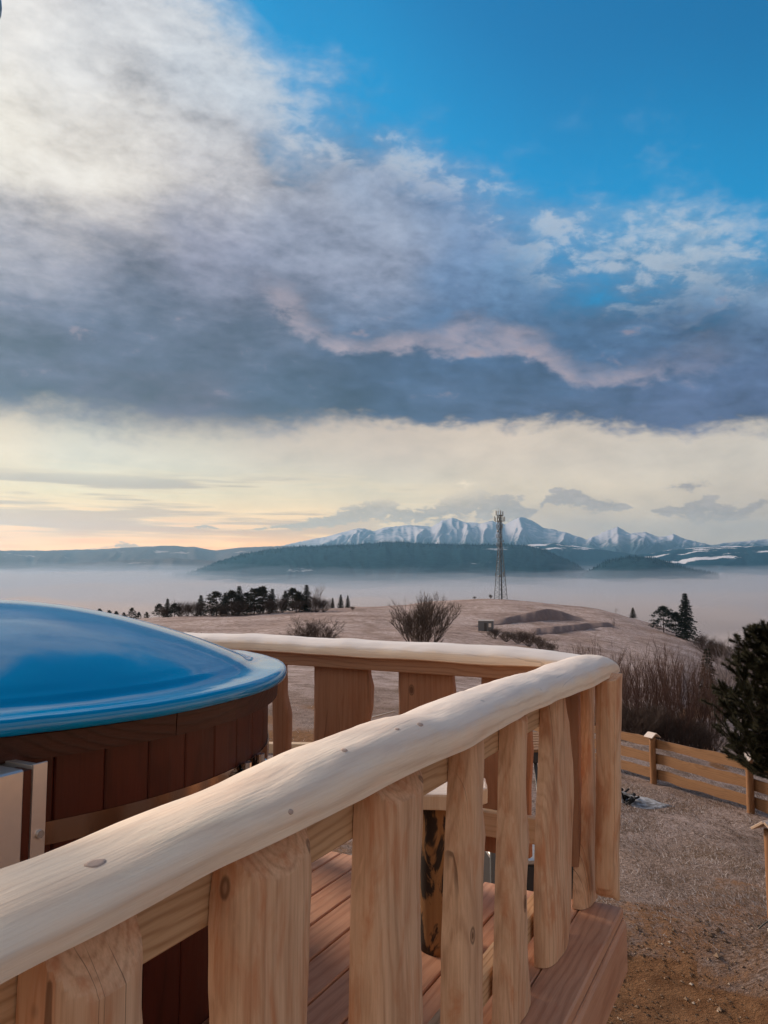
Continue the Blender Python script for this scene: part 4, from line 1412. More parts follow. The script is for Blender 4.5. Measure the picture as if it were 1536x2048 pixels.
for (k, a), (k2, b_) in zip(posts[:-1], posts[1:]):
    for j, (zz, hh) in enumerate(((0.10, 0.215), (0.43, 0.225), (0.79, 0.19))):
        dzz = b_.z - a.z
        L_ = math.hypot(b_.x - a.x, dzz)
        rings = []
        n = 14
        for i in range(n + 1):
            x = L_ * i / n - 0.01
            e0 = 0.032 * n1(x * 1.7, k * 5 + j) + 0.008 * n1(x * 6, k * 5 + j)
            e1 = 0.032 * n1(x * 1.7, k * 5 + j + 40) + 0.008 * n1(x * 6, k * 5 + j + 41)
            rings.append([Vector((x, -0.014, -hh / 2 + e0)), Vector((x, -0.014, hh / 2 + e1)), Vector((x, 0.014, hh / 2 + e1)), Vector((x, 0.014, -hh / 2 + e0))])
        V, Fc = loft(rings)
        obj('board', V, Fc, M['fence'], fence, (a.x, 0.088, a.z + zz + hh / 2), (0, -math.atan2(dzz, b_.x - a.x), 0))

# single capped post near the right edge
NP_ = on_col(1519, 10.1)
p_ = empty('capped_post', NP_, 0.5)
tag(p_, 'single log post with little gable cap near the grass bank', 'post')
V, Fc = log_post(0.98, 0.082, 55.0)
obj('post', V, Fc, M['fence_post'], p_, smooth=True)
for s_ in (-1, 1):
    vs, fs = box_vf(-0.15, 0.15, 0, 0.19, 0, 0.03, 0.003)
    R_ = Matrix.Rotation(rad(-36) * s_, 3, 'X')
    vs = [R_ @ Vector((v.x, v.y * s_, v.z)) for v in vs]
    if s_ < 0:
        fs = [list(reversed(f)) for f in fs]
    obj('cap_board', vs, fs, M['cap'], p_, (0, 0, 1.075))

# small things at its foot
M['bluepl'], _, _ = mat('blue_plastic', (0.010, 0.03, 0.12), 0.4)
M['stone'], _, _ = mat('pale_stone', (0.42, 0.36, 0.32), 0.9)
M['cable'], _, _ = mat('black_cable', (0.012, 0.012, 0.014), 0.5)
bp_ = on_col(1536, 9.7)
V, Fc = lathe([(0.001, 0.0), (0.055, 0.0), (0.075, 0.10), (0.083, 0.105), (0.083, 0.12), (0.076, 0.12), (0.055, 0.01), (0.001, 0.01)], 24)
t_ = empty('blue_pot', bp_)
obj('pot', V, Fc, M['bluepl'], t_, (0, 0, -0.01), (0.25, 0.2, 0), smooth=True)
tag(t_, 'small dark blue pot lying at the foot of the single capped post', 'pot')
V, Fc = [], []
pr_ = None
for i in range(15):
    t = i / 14
    p = Vector((-0.30 + 0.34 * t, -0.02 - 0.1 * t, 0.015 + 0.13 * math.sin(PI * t) * (1 - 0.4 * t)))
    if pr_:
        tube(V, Fc, pr_, p, 0.008, 0.008, 6)
    pr_ = p
cb = obj('cable', V, Fc, M['cable'], None, bp_, smooth=True)
tag(cb, 'black cable arching out of the grass beside the single capped post', 'cable')


def rock(name, p, s, m, seed, parent=None, flat=0.7):
    bm = bmesh.new()
    bmesh.ops.create_icosphere(bm, subdivisions=2, radius=1.0)
    for v in bm.verts:
        k = 1 + 0.35 * mnoise.noise(v.co * 1.3 + Vector((seed, 0, 0)))
        v.co = Vector((v.co.x * k * s, v.co.y * k * s * 0.8, v.co.z * k * s * flat))
    vs = [v.co.copy() for v in bm.verts]
    fs = [[v.index for v in f.verts] for f in bm.faces]
    bm.free()
    return obj(name, vs, fs, m, parent, p)


st_o = rock('stone', on_col(1516, 9.6) + Vector((0, 0, 0.02)), 0.07, M['stone'], 3.0)
tag(st_o, 'pale stone lying in front of the single capped post', 'stone')

# burnt-out fire
fp = ground_at(1262, 1606)
fire = empty('fire_remains', fp)
tag(fire, 'heap of charred logs and pale ash on the yard grass', 'campfire')
random.seed(8)
rings = []
for (k, z) in ((1.0, -0.03), (0.8, 0.012), (0.45, 0.03), (0.02, 0.04)):
    rings.append([Vector((math.cos(t) * 0.75 * k * (1 + 0.25 * n1(t * 2, 4)), math.sin(t) * 0.55 * k * (1 + 0.25 * n1(t * 2, 9)), z)) for t in [2 * PI * j / 24 for j in range(24)]])
V, Fc = loft(rings)
obj('ash_bed', V, Fc, M['ash'], fire, smooth=True)
for k in range(24):
    a = random.random() * 2 * PI
    rr0 = random.uniform(0, 0.32)
    p0 = Vector((math.cos(a) * rr0 - 0.16, math.sin(a) * rr0, 0.04 + random.random() * 0.20 * (1 - rr0 * 1.8)))
    d_ = Vector((random.uniform(-1, 1), random.uniform(-1, 1), random.uniform(-0.3, 0.5))).normalized() * random.uniform(0.07, 0.20)
    V, Fc = [], []
    tube(V, Fc, p0 - d_, p0 + d_, random.uniform(0.018, 0.045), random.uniform(0.012, 0.035), 6, True)
    obj('charred_log', V, Fc, M['char'] if k % 3 else M['ash'], fire)

# ------------------------------------------------------------------ things glimpsed through the slats
gp = ground_at(604, 1508)
beam = empty('timber_beam', gp, -0.05)
tag(beam, 'pale sawn timber beam lying on the rough ground behind the tub', 'beam')
vs, fs = box_vf(-1.5, 0.45, -0.11, 0.11, 0.0, 0.24, 0.012)
obj('beam', vs, fs, M['sawn_pale'], beam)
gs_ = ground_at(768, 1440)
V, Fc = [], []
tube(V, Fc, (-0.35, 0, 0.06), (0.32, 0.1, 0.22), 0.03, 0.022, 7, True)
so = obj('stick', V, Fc, M['cap'], None, gs_)
tag(so, 'short pale stick lying on the rough frosted ground behind the planks', 'stick')

bq = at_r(1085, 1480, 7.2)
gb = on_ground(bq.x, bq.y)
bz_ = bq.z - gb.z
bench = empty('garden_table', gb, 0.15)
tag(bench, 'slatted brown garden table with crossed legs glimpsed between the slats', 'table')
for k in range(7):
    box('slat', -0.55, 0.12, -0.36 + k * 0.105, -0.36 + k * 0.105 + 0.085, bz_ - 0.025, bz_, M['fence'], bench)
box('apron', -0.53, 0.10, -0.33, -0.30, bz_ - 0.12, bz_ - 0.028, M['darksteel'], bench)
for sx_ in (-0.40, -0.06):
    for s_ in (-1, 1):
        V, Fc = [], []
        tube(V, Fc, (sx_ - 0.12 * s_, -0.28 + 0.02 * s_, 0.0), (sx_ + 0.12 * s_, -0.28 + 0.02 * s_, bz_ - 0.1), 0.016, 0.016, 8, True)
        obj('leg', V, Fc, M['darksteel'], bench, smooth=True)
bq = at_r(1066, 1742, 6.2)
gb = on_ground(bq.x, bq.y)
sb_ = empty('storage_box', gb, 0.1)
tag(sb_, 'dark grey box standing on the ground past the back of the deck', 'box')
hb = bq.z - gb.z + 0.14
box('body', -0.35, 0.30, -0.25, 0.25, 0, hb, M['darksteel'], sb_, 0.015)
box('lid', -0.37, 0.32, -0.27, 0.27, hb + 0.002, hb + 0.05, M['plate'], sb_, 0.012)
bq = at_r(986, 1735, 5.4)
gb = on_ground(bq.x, bq.y)
V, Fc = [], []
tube(V, Fc, (0, 0, -0.2), (0, 0, bq.z - gb.z + 0.16), 0.022, 0.022, 10, True)
tube(V, Fc, (0, 0, bq.z - gb.z + 0.16), (0, 0, bq.z - gb.z + 0.18), 0.03, 0.03, 10, True)
mo = obj('metal_post', V, Fc, M['galv'], None, gb, smooth=False)
tag(mo, 'slim grey metal post behind the back railing', 'post')

# ------------------------------------------------------------------ radio mast on the hilltop
TB = on_col(1000, 350)
mast = empty('radio_mast', TB, rad(22))
tag(mast, 'tall steel lattice radio mast with antennas on the hilltop', 'mast')
MH = 38.5


def mw(z):
    t = z / MH
    return 2.15 - 1.45 * min(1, t / 0.62) if t < 0.62 else 0.70 - 0.1 * (t - 0.62)


for (sx_, sy_) in ((-1, -1), (1, -1), (1, 1), (-1, 1)):
    V, Fc = [], []
    zs = [MH * k / 16 for k in range(17)]
    for z0, z1 in zip(zs[:-1], zs[1:]):
        tube(V, Fc, (sx_ * mw(z0), sy_ * mw(z0), z0), (sx_ * mw(z1), sy_ * mw(z1), z1), 0.16, 0.16, 5)
    obj('leg', V, Fc, M['galv'], mast)
V, Fc = [], []
zs = [MH * k / 18 for k in range(19)]
cn = [(-1, -1), (1, -1), (1, 1), (-1, 1)]
for i in range(18):
    for k in range(4):
        a, b_ = cn[k], cn[(k + 1) % 4]
        w0_, w1_ = mw(zs[i]), mw(zs[i + 1])
        tube(V, Fc, (a[0] * w0_, a[1] * w0_, zs[i]), (b_[0] * w1_, b_[1] * w1_, zs[i + 1]), 0.055, 0.055, 3)
        tube(V, Fc, (b_[0] * w0_, b_[1] * w0_, zs[i]), (a[0] * w1_, a[1] * w1_, zs[i + 1]), 0.055, 0.055, 3)
        tube(V, Fc, (a[0] * w1_, a[1] * w1_, zs[i + 1]), (b_[0] * w1_, b_[1] * w1_, zs[i + 1]), 0.05, 0.05, 3)
obj('bracing', V, Fc, M['galv'], mast)
V, Fc = [], []
tube(V, Fc, (0.3, -0.2, 0), (0.3, -0.2, MH + 1.5), 0.24, 0.2, 6)
obj('cable_ladder', V, Fc, M['darksteel'], mast)
random.seed(3)
for zc, rr0, cnt, hh in ((36.6, 2.3, 7, 2.2), (39.3, 1.7, 6, 2.2), (33.0, 1.7, 4, 2.0), (29.0, 1.5, 3, 1.8), (25.0, 1.5, 3, 1.8), (11.0, 2.2, 3, 1.6)):
    V, Fc = [], []
    N_ = 12
    for k in range(N_):
        a0, a1 = 2 * PI * k / N_, 2 * PI * (k + 1) / N_
        tube(V, Fc, (math.cos(a0) * rr0 * 0.85, math.sin(a0) * rr0 * 0.85, zc - hh / 2), (math.cos(a1) * rr0 * 0.85, math.sin(a1) * rr0 * 0.85, zc - hh / 2), 0.06, 0.06, 3)
    tube(V, Fc, (-rr0 * .85, 0, zc - hh / 2), (rr0 * .85, 0, zc - hh / 2), 0.07, 0.07, 3)
    tube(V, Fc, (0, -rr0 * .85, zc - hh / 2), (0, rr0 * .85, zc - hh / 2), 0.07, 0.07, 3)
    obj('platform', V, Fc, M['galv'], mast)
    for k in range(cnt):
        a = 2 * PI * (k + 0.4 * random.random()) / cnt
        vs, fs = box_vf(-0.14, 0.14, -0.1, 0.1, -hh / 2, hh / 2, 0.03)
        obj('antenna_panel', vs, fs, M['antenna'], mast, (math.cos(a) * rr0, math.sin(a) * rr0, zc + random.uniform(-0.3, 0.3)), (0, 0, a))
for zc, a in ((31.0, 3.6), (26.5, -0.6), (12.0, -0.9), (10.4, 3.9)):
    V, Fc = lathe([(0.01, 0.0), (0.3, 0.06), (0.5, 0.2), (0.5, 0.42), (0.01, 0.46)], 14)
    obj('dish', V, Fc, M['antenna'], mast, (math.cos(a) * 1.3, math.sin(a) * 1.3, zc), (0, PI / 2, a), smooth=True)
for k, (x, y) in enumerate(((-0.4, 0.1), (0.5, 0.3), (0.1, -0.5))):
    V, Fc = [], []
    tube(V, Fc, (x, y, MH), (x, y, MH + 3.2 - k * 0.6), 0.05, 0.03, 4, True)
    obj('whip_antenna', V, Fc, M['darksteel'], mast)

# ------------------------------------------------------------------ hut and earthworks below the mast
hp = ground_at(972, 1262)
hut = empty('field_hut', hp, -0.2)
tag(hut, 'small grey flat-roofed hut beside the dug earth bank', 'hut')
sc_ = hp.length / F
M['hut'], _, _ = mat('hut_wall', (0.12, 0.125, 0.14), 0.8)
M['hutroof'], _, _ = mat('hut_roof', (0.45, 0.43, 0.43), 0.8)
hw_, hh_ = 14.5 * sc_, 19 * sc_
box('wall', -hw_, hw_, -hw_ * 0.7, hw_ * 0.7, -0.4, hh_, M['hut'], hut, 0.02)
box('roof', -hw_ * 1.06, hw_ * 1.06, -hw_ * 0.78, hw_ * 0.78, hh_ + 0.004, hh_ + 0.16, M['hutroof'], hut, 0.02)
box('door', -hw_ * 0.2, hw_ * 0.15, -hw_ * 0.7 - 0.05, -hw_ * 0.7 - 0.004, -0.1, hh_ * 0.82, M['darksteel'], hut, 0.01)
box('window', hw_ * 0.4, hw_ * 0.75, -hw_ * 0.7 - 0.05, -hw_ * 0.7 - 0.004, hh_ * 0.4, hh_ * 0.78, M['plate'], hut, 0.01)
m, q, b = mat('bare_earth', rough=0.95)
n_ = q.noise(tcoord(q), 0.5, 6, 0.65)
q.put(b.inputs['Base Color'], q.mix(n_, (0.12, 0.072, 0.062), (0.27, 0.185, 0.165)))
bump(q, b, n_, 0.6, 0.5)
M['earth'] = m


def earth_bank(name, top, bot, label=None):
    """bank cut into the slope: its lip (top) and foot (bot) traced from left to right"""
    n = 40
    rows = 7
    T = np.array(top, float)
    B = np.array(bot, float)
    V, Fc = [], []
    pxs = np.linspace(T[0, 0], T[-1, 0], n)
    for px in pxs:
        yt = float(np.interp(px, T[:, 0], T[:, 1]))
        yb = float(np.interp(px, B[:, 0], B[:, 1]))
        g0 = ground_at(px, yb)
        r0 = math.hypot(g0.x, g0.y)
        e = 0.35 * n1(px * 0.07, 3)
        for k in range(rows + 1):
            t = k / rows
            r = r0 + t * (6 + 3 * t)
            py = yb + (yt - yb) * min(1.0, t * 1.05) + e * (1 if 0 < t < 1 else 0)
            p = at_r(px, py, r)
            if t == 0:
                p.z -= 0.25
            V.append(p)
        p = at_r(px, yt, r0 + 16)
        V.append(Vector((p.x, p.y, tz(p.x, p.y) - 0.4)))
    m_ = rows + 2
    for i in range(n - 1):
        for k in range(m_ - 1):
            Fc.append((i * m_ + k, (i + 1) * m_ + k, (i + 1) * m_ + k + 1, i * m_ + k + 1))
    o = obj(name, V, Fc, M['earth'], smooth=True)
    tag(o, kind='structure')
    return o


earth_bank('earth_bank', [(942, 1252), (985, 1241), (1040, 1228), (1085, 1218), (1100, 1217), (1120, 1221), (1150, 1232), (1176, 1240)], [(942, 1254), (985, 1252), (1040, 1246), (1100, 1241), (1176, 1242)])
earth_bank('earth_terrace', [(1062, 1257), (1110, 1252), (1170, 1246), (1215, 1244), (1228, 1250)], [(1062, 1270), (1110, 1268), (1170, 1260), (1228, 1252)])

# ------------------------------------------------------------------ trees and shrubs
def leaf_mat(name, a, b_, rough=0.8):
    m, q, bs = mat(name, a, rough)
    ge = q.n.new('ShaderNodeNewGeometry')
    q.put(bs.inputs['Base Color'], q.mix(S(q, ge.outputs['Random Per Island']), a, b_))
    bs.inputs['Specular IOR Level'].default_value = 0.15
    return m


M['needle'] = leaf_mat('pine_needles', (0.012, 0.013, 0.007), (0.040, 0.036, 0.016))
M['needle_far'] = leaf_mat('grove_needles', (0.018, 0.020, 0.016), (0.055, 0.055, 0.042))
M['needle_blue'] = leaf_mat('spruce_needles', (0.012, 0.020, 0.020), (0.035, 0.050, 0.046))
M['bark'], _, _ = mat('bark', (0.060, 0.042, 0.034), 0.9)
M['twig_red'] = leaf_mat('red_twigs', (0.055, 0.030, 0.025), (0.15, 0.088, 0.072))
M['twig_dark'] = leaf_mat('dark_twigs', (0.045, 0.032, 0.028), (0.10, 0.070, 0.058))
M['twig_grey'] = leaf_mat('frosty_twigs', (0.13, 0.105, 0.105), (0.30, 0.25, 0.25))


def needle_card(V, Fc, p, d, l, w):
    a = d.orthogonal().normalized()
    a = (Matrix.Rotation(random.random() * 2 * PI, 3, d) @ a) * w
    i = len(V)
    V.extend([p - a * 0.5, p + a * 0.5, p + d * l])
    Fc.append((i, i + 1, i + 2))


def mesh_spruce(seed, h=10.0, width=0.2, n_t=22):
    random.seed(seed)
    tv, tf, V, Fc = [], [], [], []
    tube(tv, tf, (0, 0, -0.5), (0, 0, h * 0.97), h * 0.016, h * 0.003, 6)
    for k in range(n_t):
        t = k / (n_t - 1)
        z = h * (0.07 + 0.91 * t)
        R_ = h * width * (1 - t) ** 0.85 * random.uniform(0.75, 1.12) + h * 0.012
        nb_ = int(7 + 5 * (1 - t))
        for j in range(nb_):
            a = 2 * PI * (j + random.random()) / nb_
            R2 = R_ * random.uniform(0.65, 1.15)
            dirv = Vector((math.cos(a), math.sin(a), 0))
            tipz = -R2 * random.uniform(0.15, 0.45)
            seg = 6
            for s_ in range(seg):
                f = (s_ + random.random() * 0.7) / seg
                p = Vector((0, 0, z)) + dirv * R2 * f + Vector((0, 0, tipz * f ** 1.4))
                for c_ in range(5):
                    d_ = (dirv * random.uniform(0.2, 1) + Vector((random.uniform(-.8, .8), random.uniform(-.8, .8), random.uniform(-0.75, 0.15)))).normalized()
                    needle_card(V, Fc, p, d_, h * 0.045 * random.uniform(0.6, 1.4), h * 0.019)
    return (tv, tf), (V, Fc)


def mesh_pine(seed, h=8.0, w=0.30, base=0.12, clumps=70):
    random.seed(seed)
    tv, tf, V, Fc = [], [], [], []
    top = Vector((random.uniform(-.03, .03) * h, random.uniform(-.03, .03) * h, h * 0.93))
    tube(tv, tf, (0, 0, -0.5), top, h * 0.022, h * 0.005, 6)
    for k in range(clumps):
        t = random.random() ** 0.8
        z = h * (base + (0.98 - base) * t)
        prof_ = (math.sin(PI * min(1, 0.16 + 0.84 * t) ** 0.9) ** 0.7 * 0.85 + 0.15 * (1 - t))
        R_ = h * w * prof_ * random.uniform(0.3, 1.1)
        a = random.random() * 2 * PI
        c_ = Vector((top.x * t + math.cos(a) * R_, top.y * t + math.sin(a) * R_, z))
        if k % 3 == 0:
            tube(tv, tf, (top.x * t * .9, top.y * t * .9, z - R_ * 0.25), c_, h * 0.007, h * 0.003, 3)
        cr = h * random.uniform(0.035, 0.075)
        for j in range(26):
            d_ = Vector((random.gauss(0, 1), random.gauss(0, 1), random.gauss(0.45, 0.8))).normalized()
            p = c_ + Vector((random.gauss(0, 1), random.gauss(0, 1), random.gauss(0, .6))) * cr * 0.55
            needle_card(V, Fc, p, d_, cr * random.uniform(0.7, 1.3), cr * 0.42)
    return (tv, tf), (V, Fc)


def mesh_bare(seed, h=4.0, stems=7, spread=0.35, levels=3, kids=4, thick=0.012, lean=0.5):
    random.seed(seed)
    sv, sf, V, Fc = [], [], [], []

    def grow(p, d, l, r, lev, VV, FF):
        segs = 3
        q0 = p
        for s_ in range(segs):
            d = (d + Vector((random.gauss(0, .13), random.gauss(0, .13), 0.10))).normalized()
            q1 = q0 + d * (l / segs)
            rr0 = r * (1 - 0.25 * s_)
            tube(VV, FF, q0, q1, rr0, r * (1 - 0.25 * (s_ + 1)), 4 if lev == 0 else 3)
            q0 = q1
            if lev < levels:
                for c_ in range(kids if s_ else 1):
                    dd = (d + Vector((random.gauss(0, lean), random.gauss(0, lean), random.uniform(-0.05, 0.35)))).normalized()
                    grow(q0, dd, l * random.uniform(0.32, 0.60), max(r * 0.5, h * 0.0017), lev + 1, V, Fc)

    for k in range(stems):
        a = 2 * PI * (k + random.random()) / stems
        b0 = Vector((math.cos(a), math.sin(a), 0)) * h * 0.05 * random.random()
        d = Vector((math.cos(a) * spread * random.random() * 1.4, math.sin(a) * spread * random.random() * 1.4, 1)).normalized()
        grow(b0 - Vector((0, 0, 0.15)), d, h * random.uniform(0.55, 0.82), h * thick * random.uniform(0.7, 1.2), 0, sv, sf)
    return (sv, sf), (V, Fc)


TEMPL = {}
BASEH = {'pine': 8.0, 'spru': 10.0, 'big_': 12.0, 'roun': 8.0, 'hedg': 4.0, 'bare': 5.0, 'dens': 3.0, 'grey': 7.0}


def templ(key, parts, m0, m1, n0='trunk', n1_='crown'):
    zm = max(max(v[2] for v in parts[0][0]), max(v[2] for v in parts[1][0]))
    k = BASEH[key[:4]] / zm
    parts = [([Vector(v) * k for v in p[0]], p[1]) for p in parts]
    TEMPL[key] = ((n0, new_mesh(n0, *parts[0], m0)), (n1_, new_mesh(n1_, *parts[1], m1)))


for k in range(3):
    templ('pine%d' % k, mesh_pine(20 + k, 8.0, 0.34 + 0.05 * k, 0.06, 120), M['bark'], M['needle_far'])
for k in range(2):
    templ('spruce%d' % k, mesh_spruce(40 + k, 10.0, 0.24 + 0.04 * k, 20), M['bark'], M['needle_far'])
templ('big_spruce', mesh_spruce(51, 12.0, 0.33, 24), M['bark'], M['needle_blue'])
templ('round_pine', mesh_pine(61, 8.0, 0.46, 0.10, 110), M['bark'], M['needle_blue'])
for k in range(5):
    templ('hedge%d' % k, mesh_bare(80 + k, 4.0, 11, 0.42, 2, 3, 0.008, 0.26), M['twig_red'], M['twig_red'], 'stems', 'twigs')
templ('bare_tree', mesh_bare(91, 5.0, 16, 1.0, 3, 4, 0.010, 0.50), M['twig_dark'], M['twig_dark'], 'stems', 'twigs')
templ('dense_bush', mesh_bare(97, 3.0, 26, 1.2, 3, 3, 0.010, 0.6), M['twig_dark'], M['twig_dark'], 'stems', 'twigs')
for k in range(3):
    templ('grey%d' % k, mesh_bare(101 + k, 7.0, 4, 0.30, 3, 2, 0.013, 0.42), M['twig_grey'], M['twig_grey'], 'stems', 'twigs')



def plant(name, key, p, h, label, cat, group=None, wx=1.0):
    e = empty(name, p, random.random() * 6)
    for nm, me in TEMPL[key]:
        link(nm, me, e)
    s_ = h / BASEH[key[:4]]
    e.scale = (s_ * wx, s_ * wx, s_)
    tag(e, label, cat, group)
    return e


ORD = ['first', 'second', 'third', 'fourth', 'fifth', 'sixth', 'seventh', 'eighth', 'ninth', 'tenth', 'eleventh', 'twelfth', 'thirteenth', 'fourteenth', 'fifteenth', 'sixteenth', 'seventeenth', 'eighteenth', 'nineteenth', 'twentieth', 'twenty-first', 'twenty-second', 'twenty-third', 'twenty-fourth', 'twenty-fifth', 'twenty-sixth']

# the grove on the hill: (px of the trunk, py of the top, kind)
random.seed(77)
grove = [(322, 1206, 'pine0'), (338, 1196, 'spruce0'), (352, 1205, 'pine1'), (368, 1203, 'grey0'), (386, 1206, 'grey1'), (404, 1190, 'spruce1'), (422, 1197, 'grey2'), (436, 1180, 'pine2'), (452, 1184, 'spruce0'), (466, 1178, 'pine0'), (480, 1172, 'spruce1'), (496, 1183, 'pine1'),
         (510, 1174, 'pine2'), (528, 1170, 'pine0'), (546, 1176, 'spruce0'), (558, 1186, 'grey0'), (572, 1181, 'spruce1'), (586, 1174, 'pine1'), (600, 1182, 'pine0'), (614, 1168, 'spruce0'), (628, 1164, 'grey2'), (640, 1176, 'grey1'), (652, 1196, 'grey0')]
for i, (px, py, key) in enumerate(grove):
    r = 226 + 14 * random.random()
    p = on_col(px, r)
    h = at_r(px, py, math.hypot(p.x, p.y)).z - p.z
    kind = {'pine': 'dark pine', 'spru': 'dark spruce', 'grey': 'leafless tree'}[key[:4]]
    plant('pine_tree' if key[:4] == 'pine' else ('spruce_tree' if key[:4] == 'spru' else 'bare_tree'), key, p, h, '%s, %s tree from the left in the hilltop grove' % (kind, ORD[i]), 'tree', 'trees of the hilltop grove', 1.4)
for i, px in enumerate([330, 362, 378, 396, 428, 446, 474, 504, 522, 540, 566, 594, 610, 634, 648]):
    p = on_col(px, 224 + 5 * random.random())
    plant('bush', 'dense_bush', p, random.uniform(3.6, 5.6), 'bare bush at the foot of the hilltop grove, %s from the left' % ORD[i], 'bush', 'bushes under the hilltop grove', 1.2)
for i, (px, py) in enumerate([(666, 1195), (682, 1189), (696, 1190)]):
    p = on_col(px, 262)
    plant('spruce_tree', 'spruce%d' % (i % 2), p, at_r(px, py, 262).z - p.z, '%s of three small dark spruces right of the hilltop grove' % ['leftmost', 'middle', 'rightmost'][i], 'tree', 'three spruces beside the grove', 1.2)
for i, (px, py) in enumerate([(190, 1219), (204, 1216), (222, 1219), (236, 1221), (252, 1224), (268, 1214), (282, 1223), (297, 1223)]):
    p = on_col(px, 252)
    plant('pine_tree', 'pine%d' % (i % 3), p, max(1.5, at_r(px, py, 252).z - p.z), 'tiny conifer on the far field edge, %s from the left above the tub cover' % ORD[i], 'tree', 'tiny conifers on the field edge')
# right shoulder of the hill
p = on_col(1366, 235)
plant('spruce_tree', 'big_spruce', p, at_r(1366, 1186, 235).z - p.z, 'tall dark spruce on the right shoulder of the hill', 'tree')
for i, (px, py, w_) in enumerate([(1322, 1210, 1.25), (1346, 1222, 0.9)]):
    p = on_col(px, 238)
    plant('pine_tree', 'round_pine', p, at_r(px, py, 238).z - p.z, ['round dark pine left of the tall hillside spruce', 'small dark pine squeezed between round pine and tall spruce'][i], 'tree', None, w_)
p = on_col(1262, 300)
plant('spruce_tree', 'spruce1', p, at_r(1262, 1215, 300).z - p.z, 'lone tiny spruce on the hill skyline right of the mast', 'tree', None, 1.6)
for i, (px, py, r, key, wx) in enumerate([(872, 1182, 330, 'grey0', 0.8), (980, 1187, 345, 'dense_bush', 0.9), (948, 1192, 342, 'dense_bush', 1.6), (1228, 1213, 300, 'grey1', 1.0), (706, 1211, 230, 'dense_bush', 1.3), (1222, 1232, 210, 'grey2', 0.9)]):
    p = on_col(px, r)
    lab = ['small leafless sapling on the skyline left of the mast', 'round bush close beside the foot of the mast', 'low bush on the crest left of the mast', 'faint bare sapling on the skyline right of the mast', 'low bush below the three spruces', 'bare sapling by the end of the earth terrace'][i]
    plant('sapling' if 'grey' in key else 'bush', key, p, max(0.8, at_r(px, py, r).z - p.z), lab, 'bush' if 'dense' in key else 'tree', None, wx)
# dark scrub along the ditch below the hut
random.seed(12)
for i, (px, py, yb) in enumerate([(990, 1252, 1278), (1012, 1258, 1284), (1036, 1256, 1288), (1058, 1258, 1294), (1080, 1268, 1300), (1100, 1280, 1306)]):
    g_ = ground_at(px, yb)
    r = math.hypot(g_.x, g_.y)
    plant('bush', 'dense_bush', g_, max(1.0, at_r(px, py, r).z - g_.z), '%s dark bush from the left in the ditch below the hut' % ORD[i], 'bush', 'bushes in the ditch', 1.6)
# bare shrubs in the field behind the back railing
p = on_col(842, 62)
plant('bare_shrub', 'bare_tree', p, at_r(842, 1178, 62).z - p.z, 'large leafless shrub in the field behind the back railing', 'shrub', None, 1.0)
p = on_col(622, 66)
plant('bush', 'dense_bush', p, at_r(622, 1224, 66).z - p.z, 'rounded dark bush in the field left of the large leafless shrub', 'bush', None, 1.5)
for i, px in enumerate([385, 406, 462]):
    p = on_col(px, 105)
    V, Fc = [], []
    tube(V, Fc, (0, 0, -0.3), (0.03, 0, [0.75, 1.15, 0.9][i]), 0.06, 0.045, 6)
    tube(V, Fc, (0.03, 0, [0.75, 1.15, 0.9][i]), (0.035, 0, [0.75, 1.15, 0.9][i] + 0.07), 0.045, 0.004, 6)
    so = obj('field_stake', V, Fc, M['bark'], None, p)
    tag(so, '%s of three thin stakes standing in the frosted field' % ['leftmost', 'middle', 'rightmost'][i], 'stake', 'stakes in the field')
# reddish thicket beyond the fence
random.seed(31)
hed = [(1135, 1278, 34), (1160, 1268, 33), (1182, 1262, 35), (1205, 1262, 32), (1228, 1268, 34), (1250, 1290, 30), (1268, 1285, 33), (1288, 1272, 29), (1306, 1262, 31), (1326, 1262, 29), (1345, 1268, 31), (1362, 1280, 29), (1382, 1292, 31), (1400, 1310, 30), (1275, 1330, 27), (1315, 1335, 27), (1355, 1350, 27), (1240, 1330, 28), (1410, 1345, 32)]
hs = sorted(range(len(hed)), key=lambda k: hed[k][0])
for i, k in enumerate(hs):
    px, py, r = hed[k]
    p = on_col(px, r)
    plant('bare_shrub', 'hedge%d' % (i % 5), p, (at_r(px, py, r).z - p.z) * 1.0, 'bare reddish shrub in the thicket past the fence, %s from the left' % ORD[i], 'shrub', 'shrubs of the reddish thicket', 0.85)
for i, (px, h_) in enumerate([(1200, 1.3), (1232, 1.5), (1258, 1.2), (1284, 1.6), (1308, 1.3), (1330, 1.5), (1352, 1.2), (1376, 1.4), (1396, 1.1)]):
    p = on_col(px, 26.5 + 2 * random.random())
    plant('bush', 'dense_bush', p, h_, 'low tangled bush at the foot of the reddish thicket, %s from the left' % ORD[i], 'bush', 'low bushes at the foot of the thicket', 1.3)
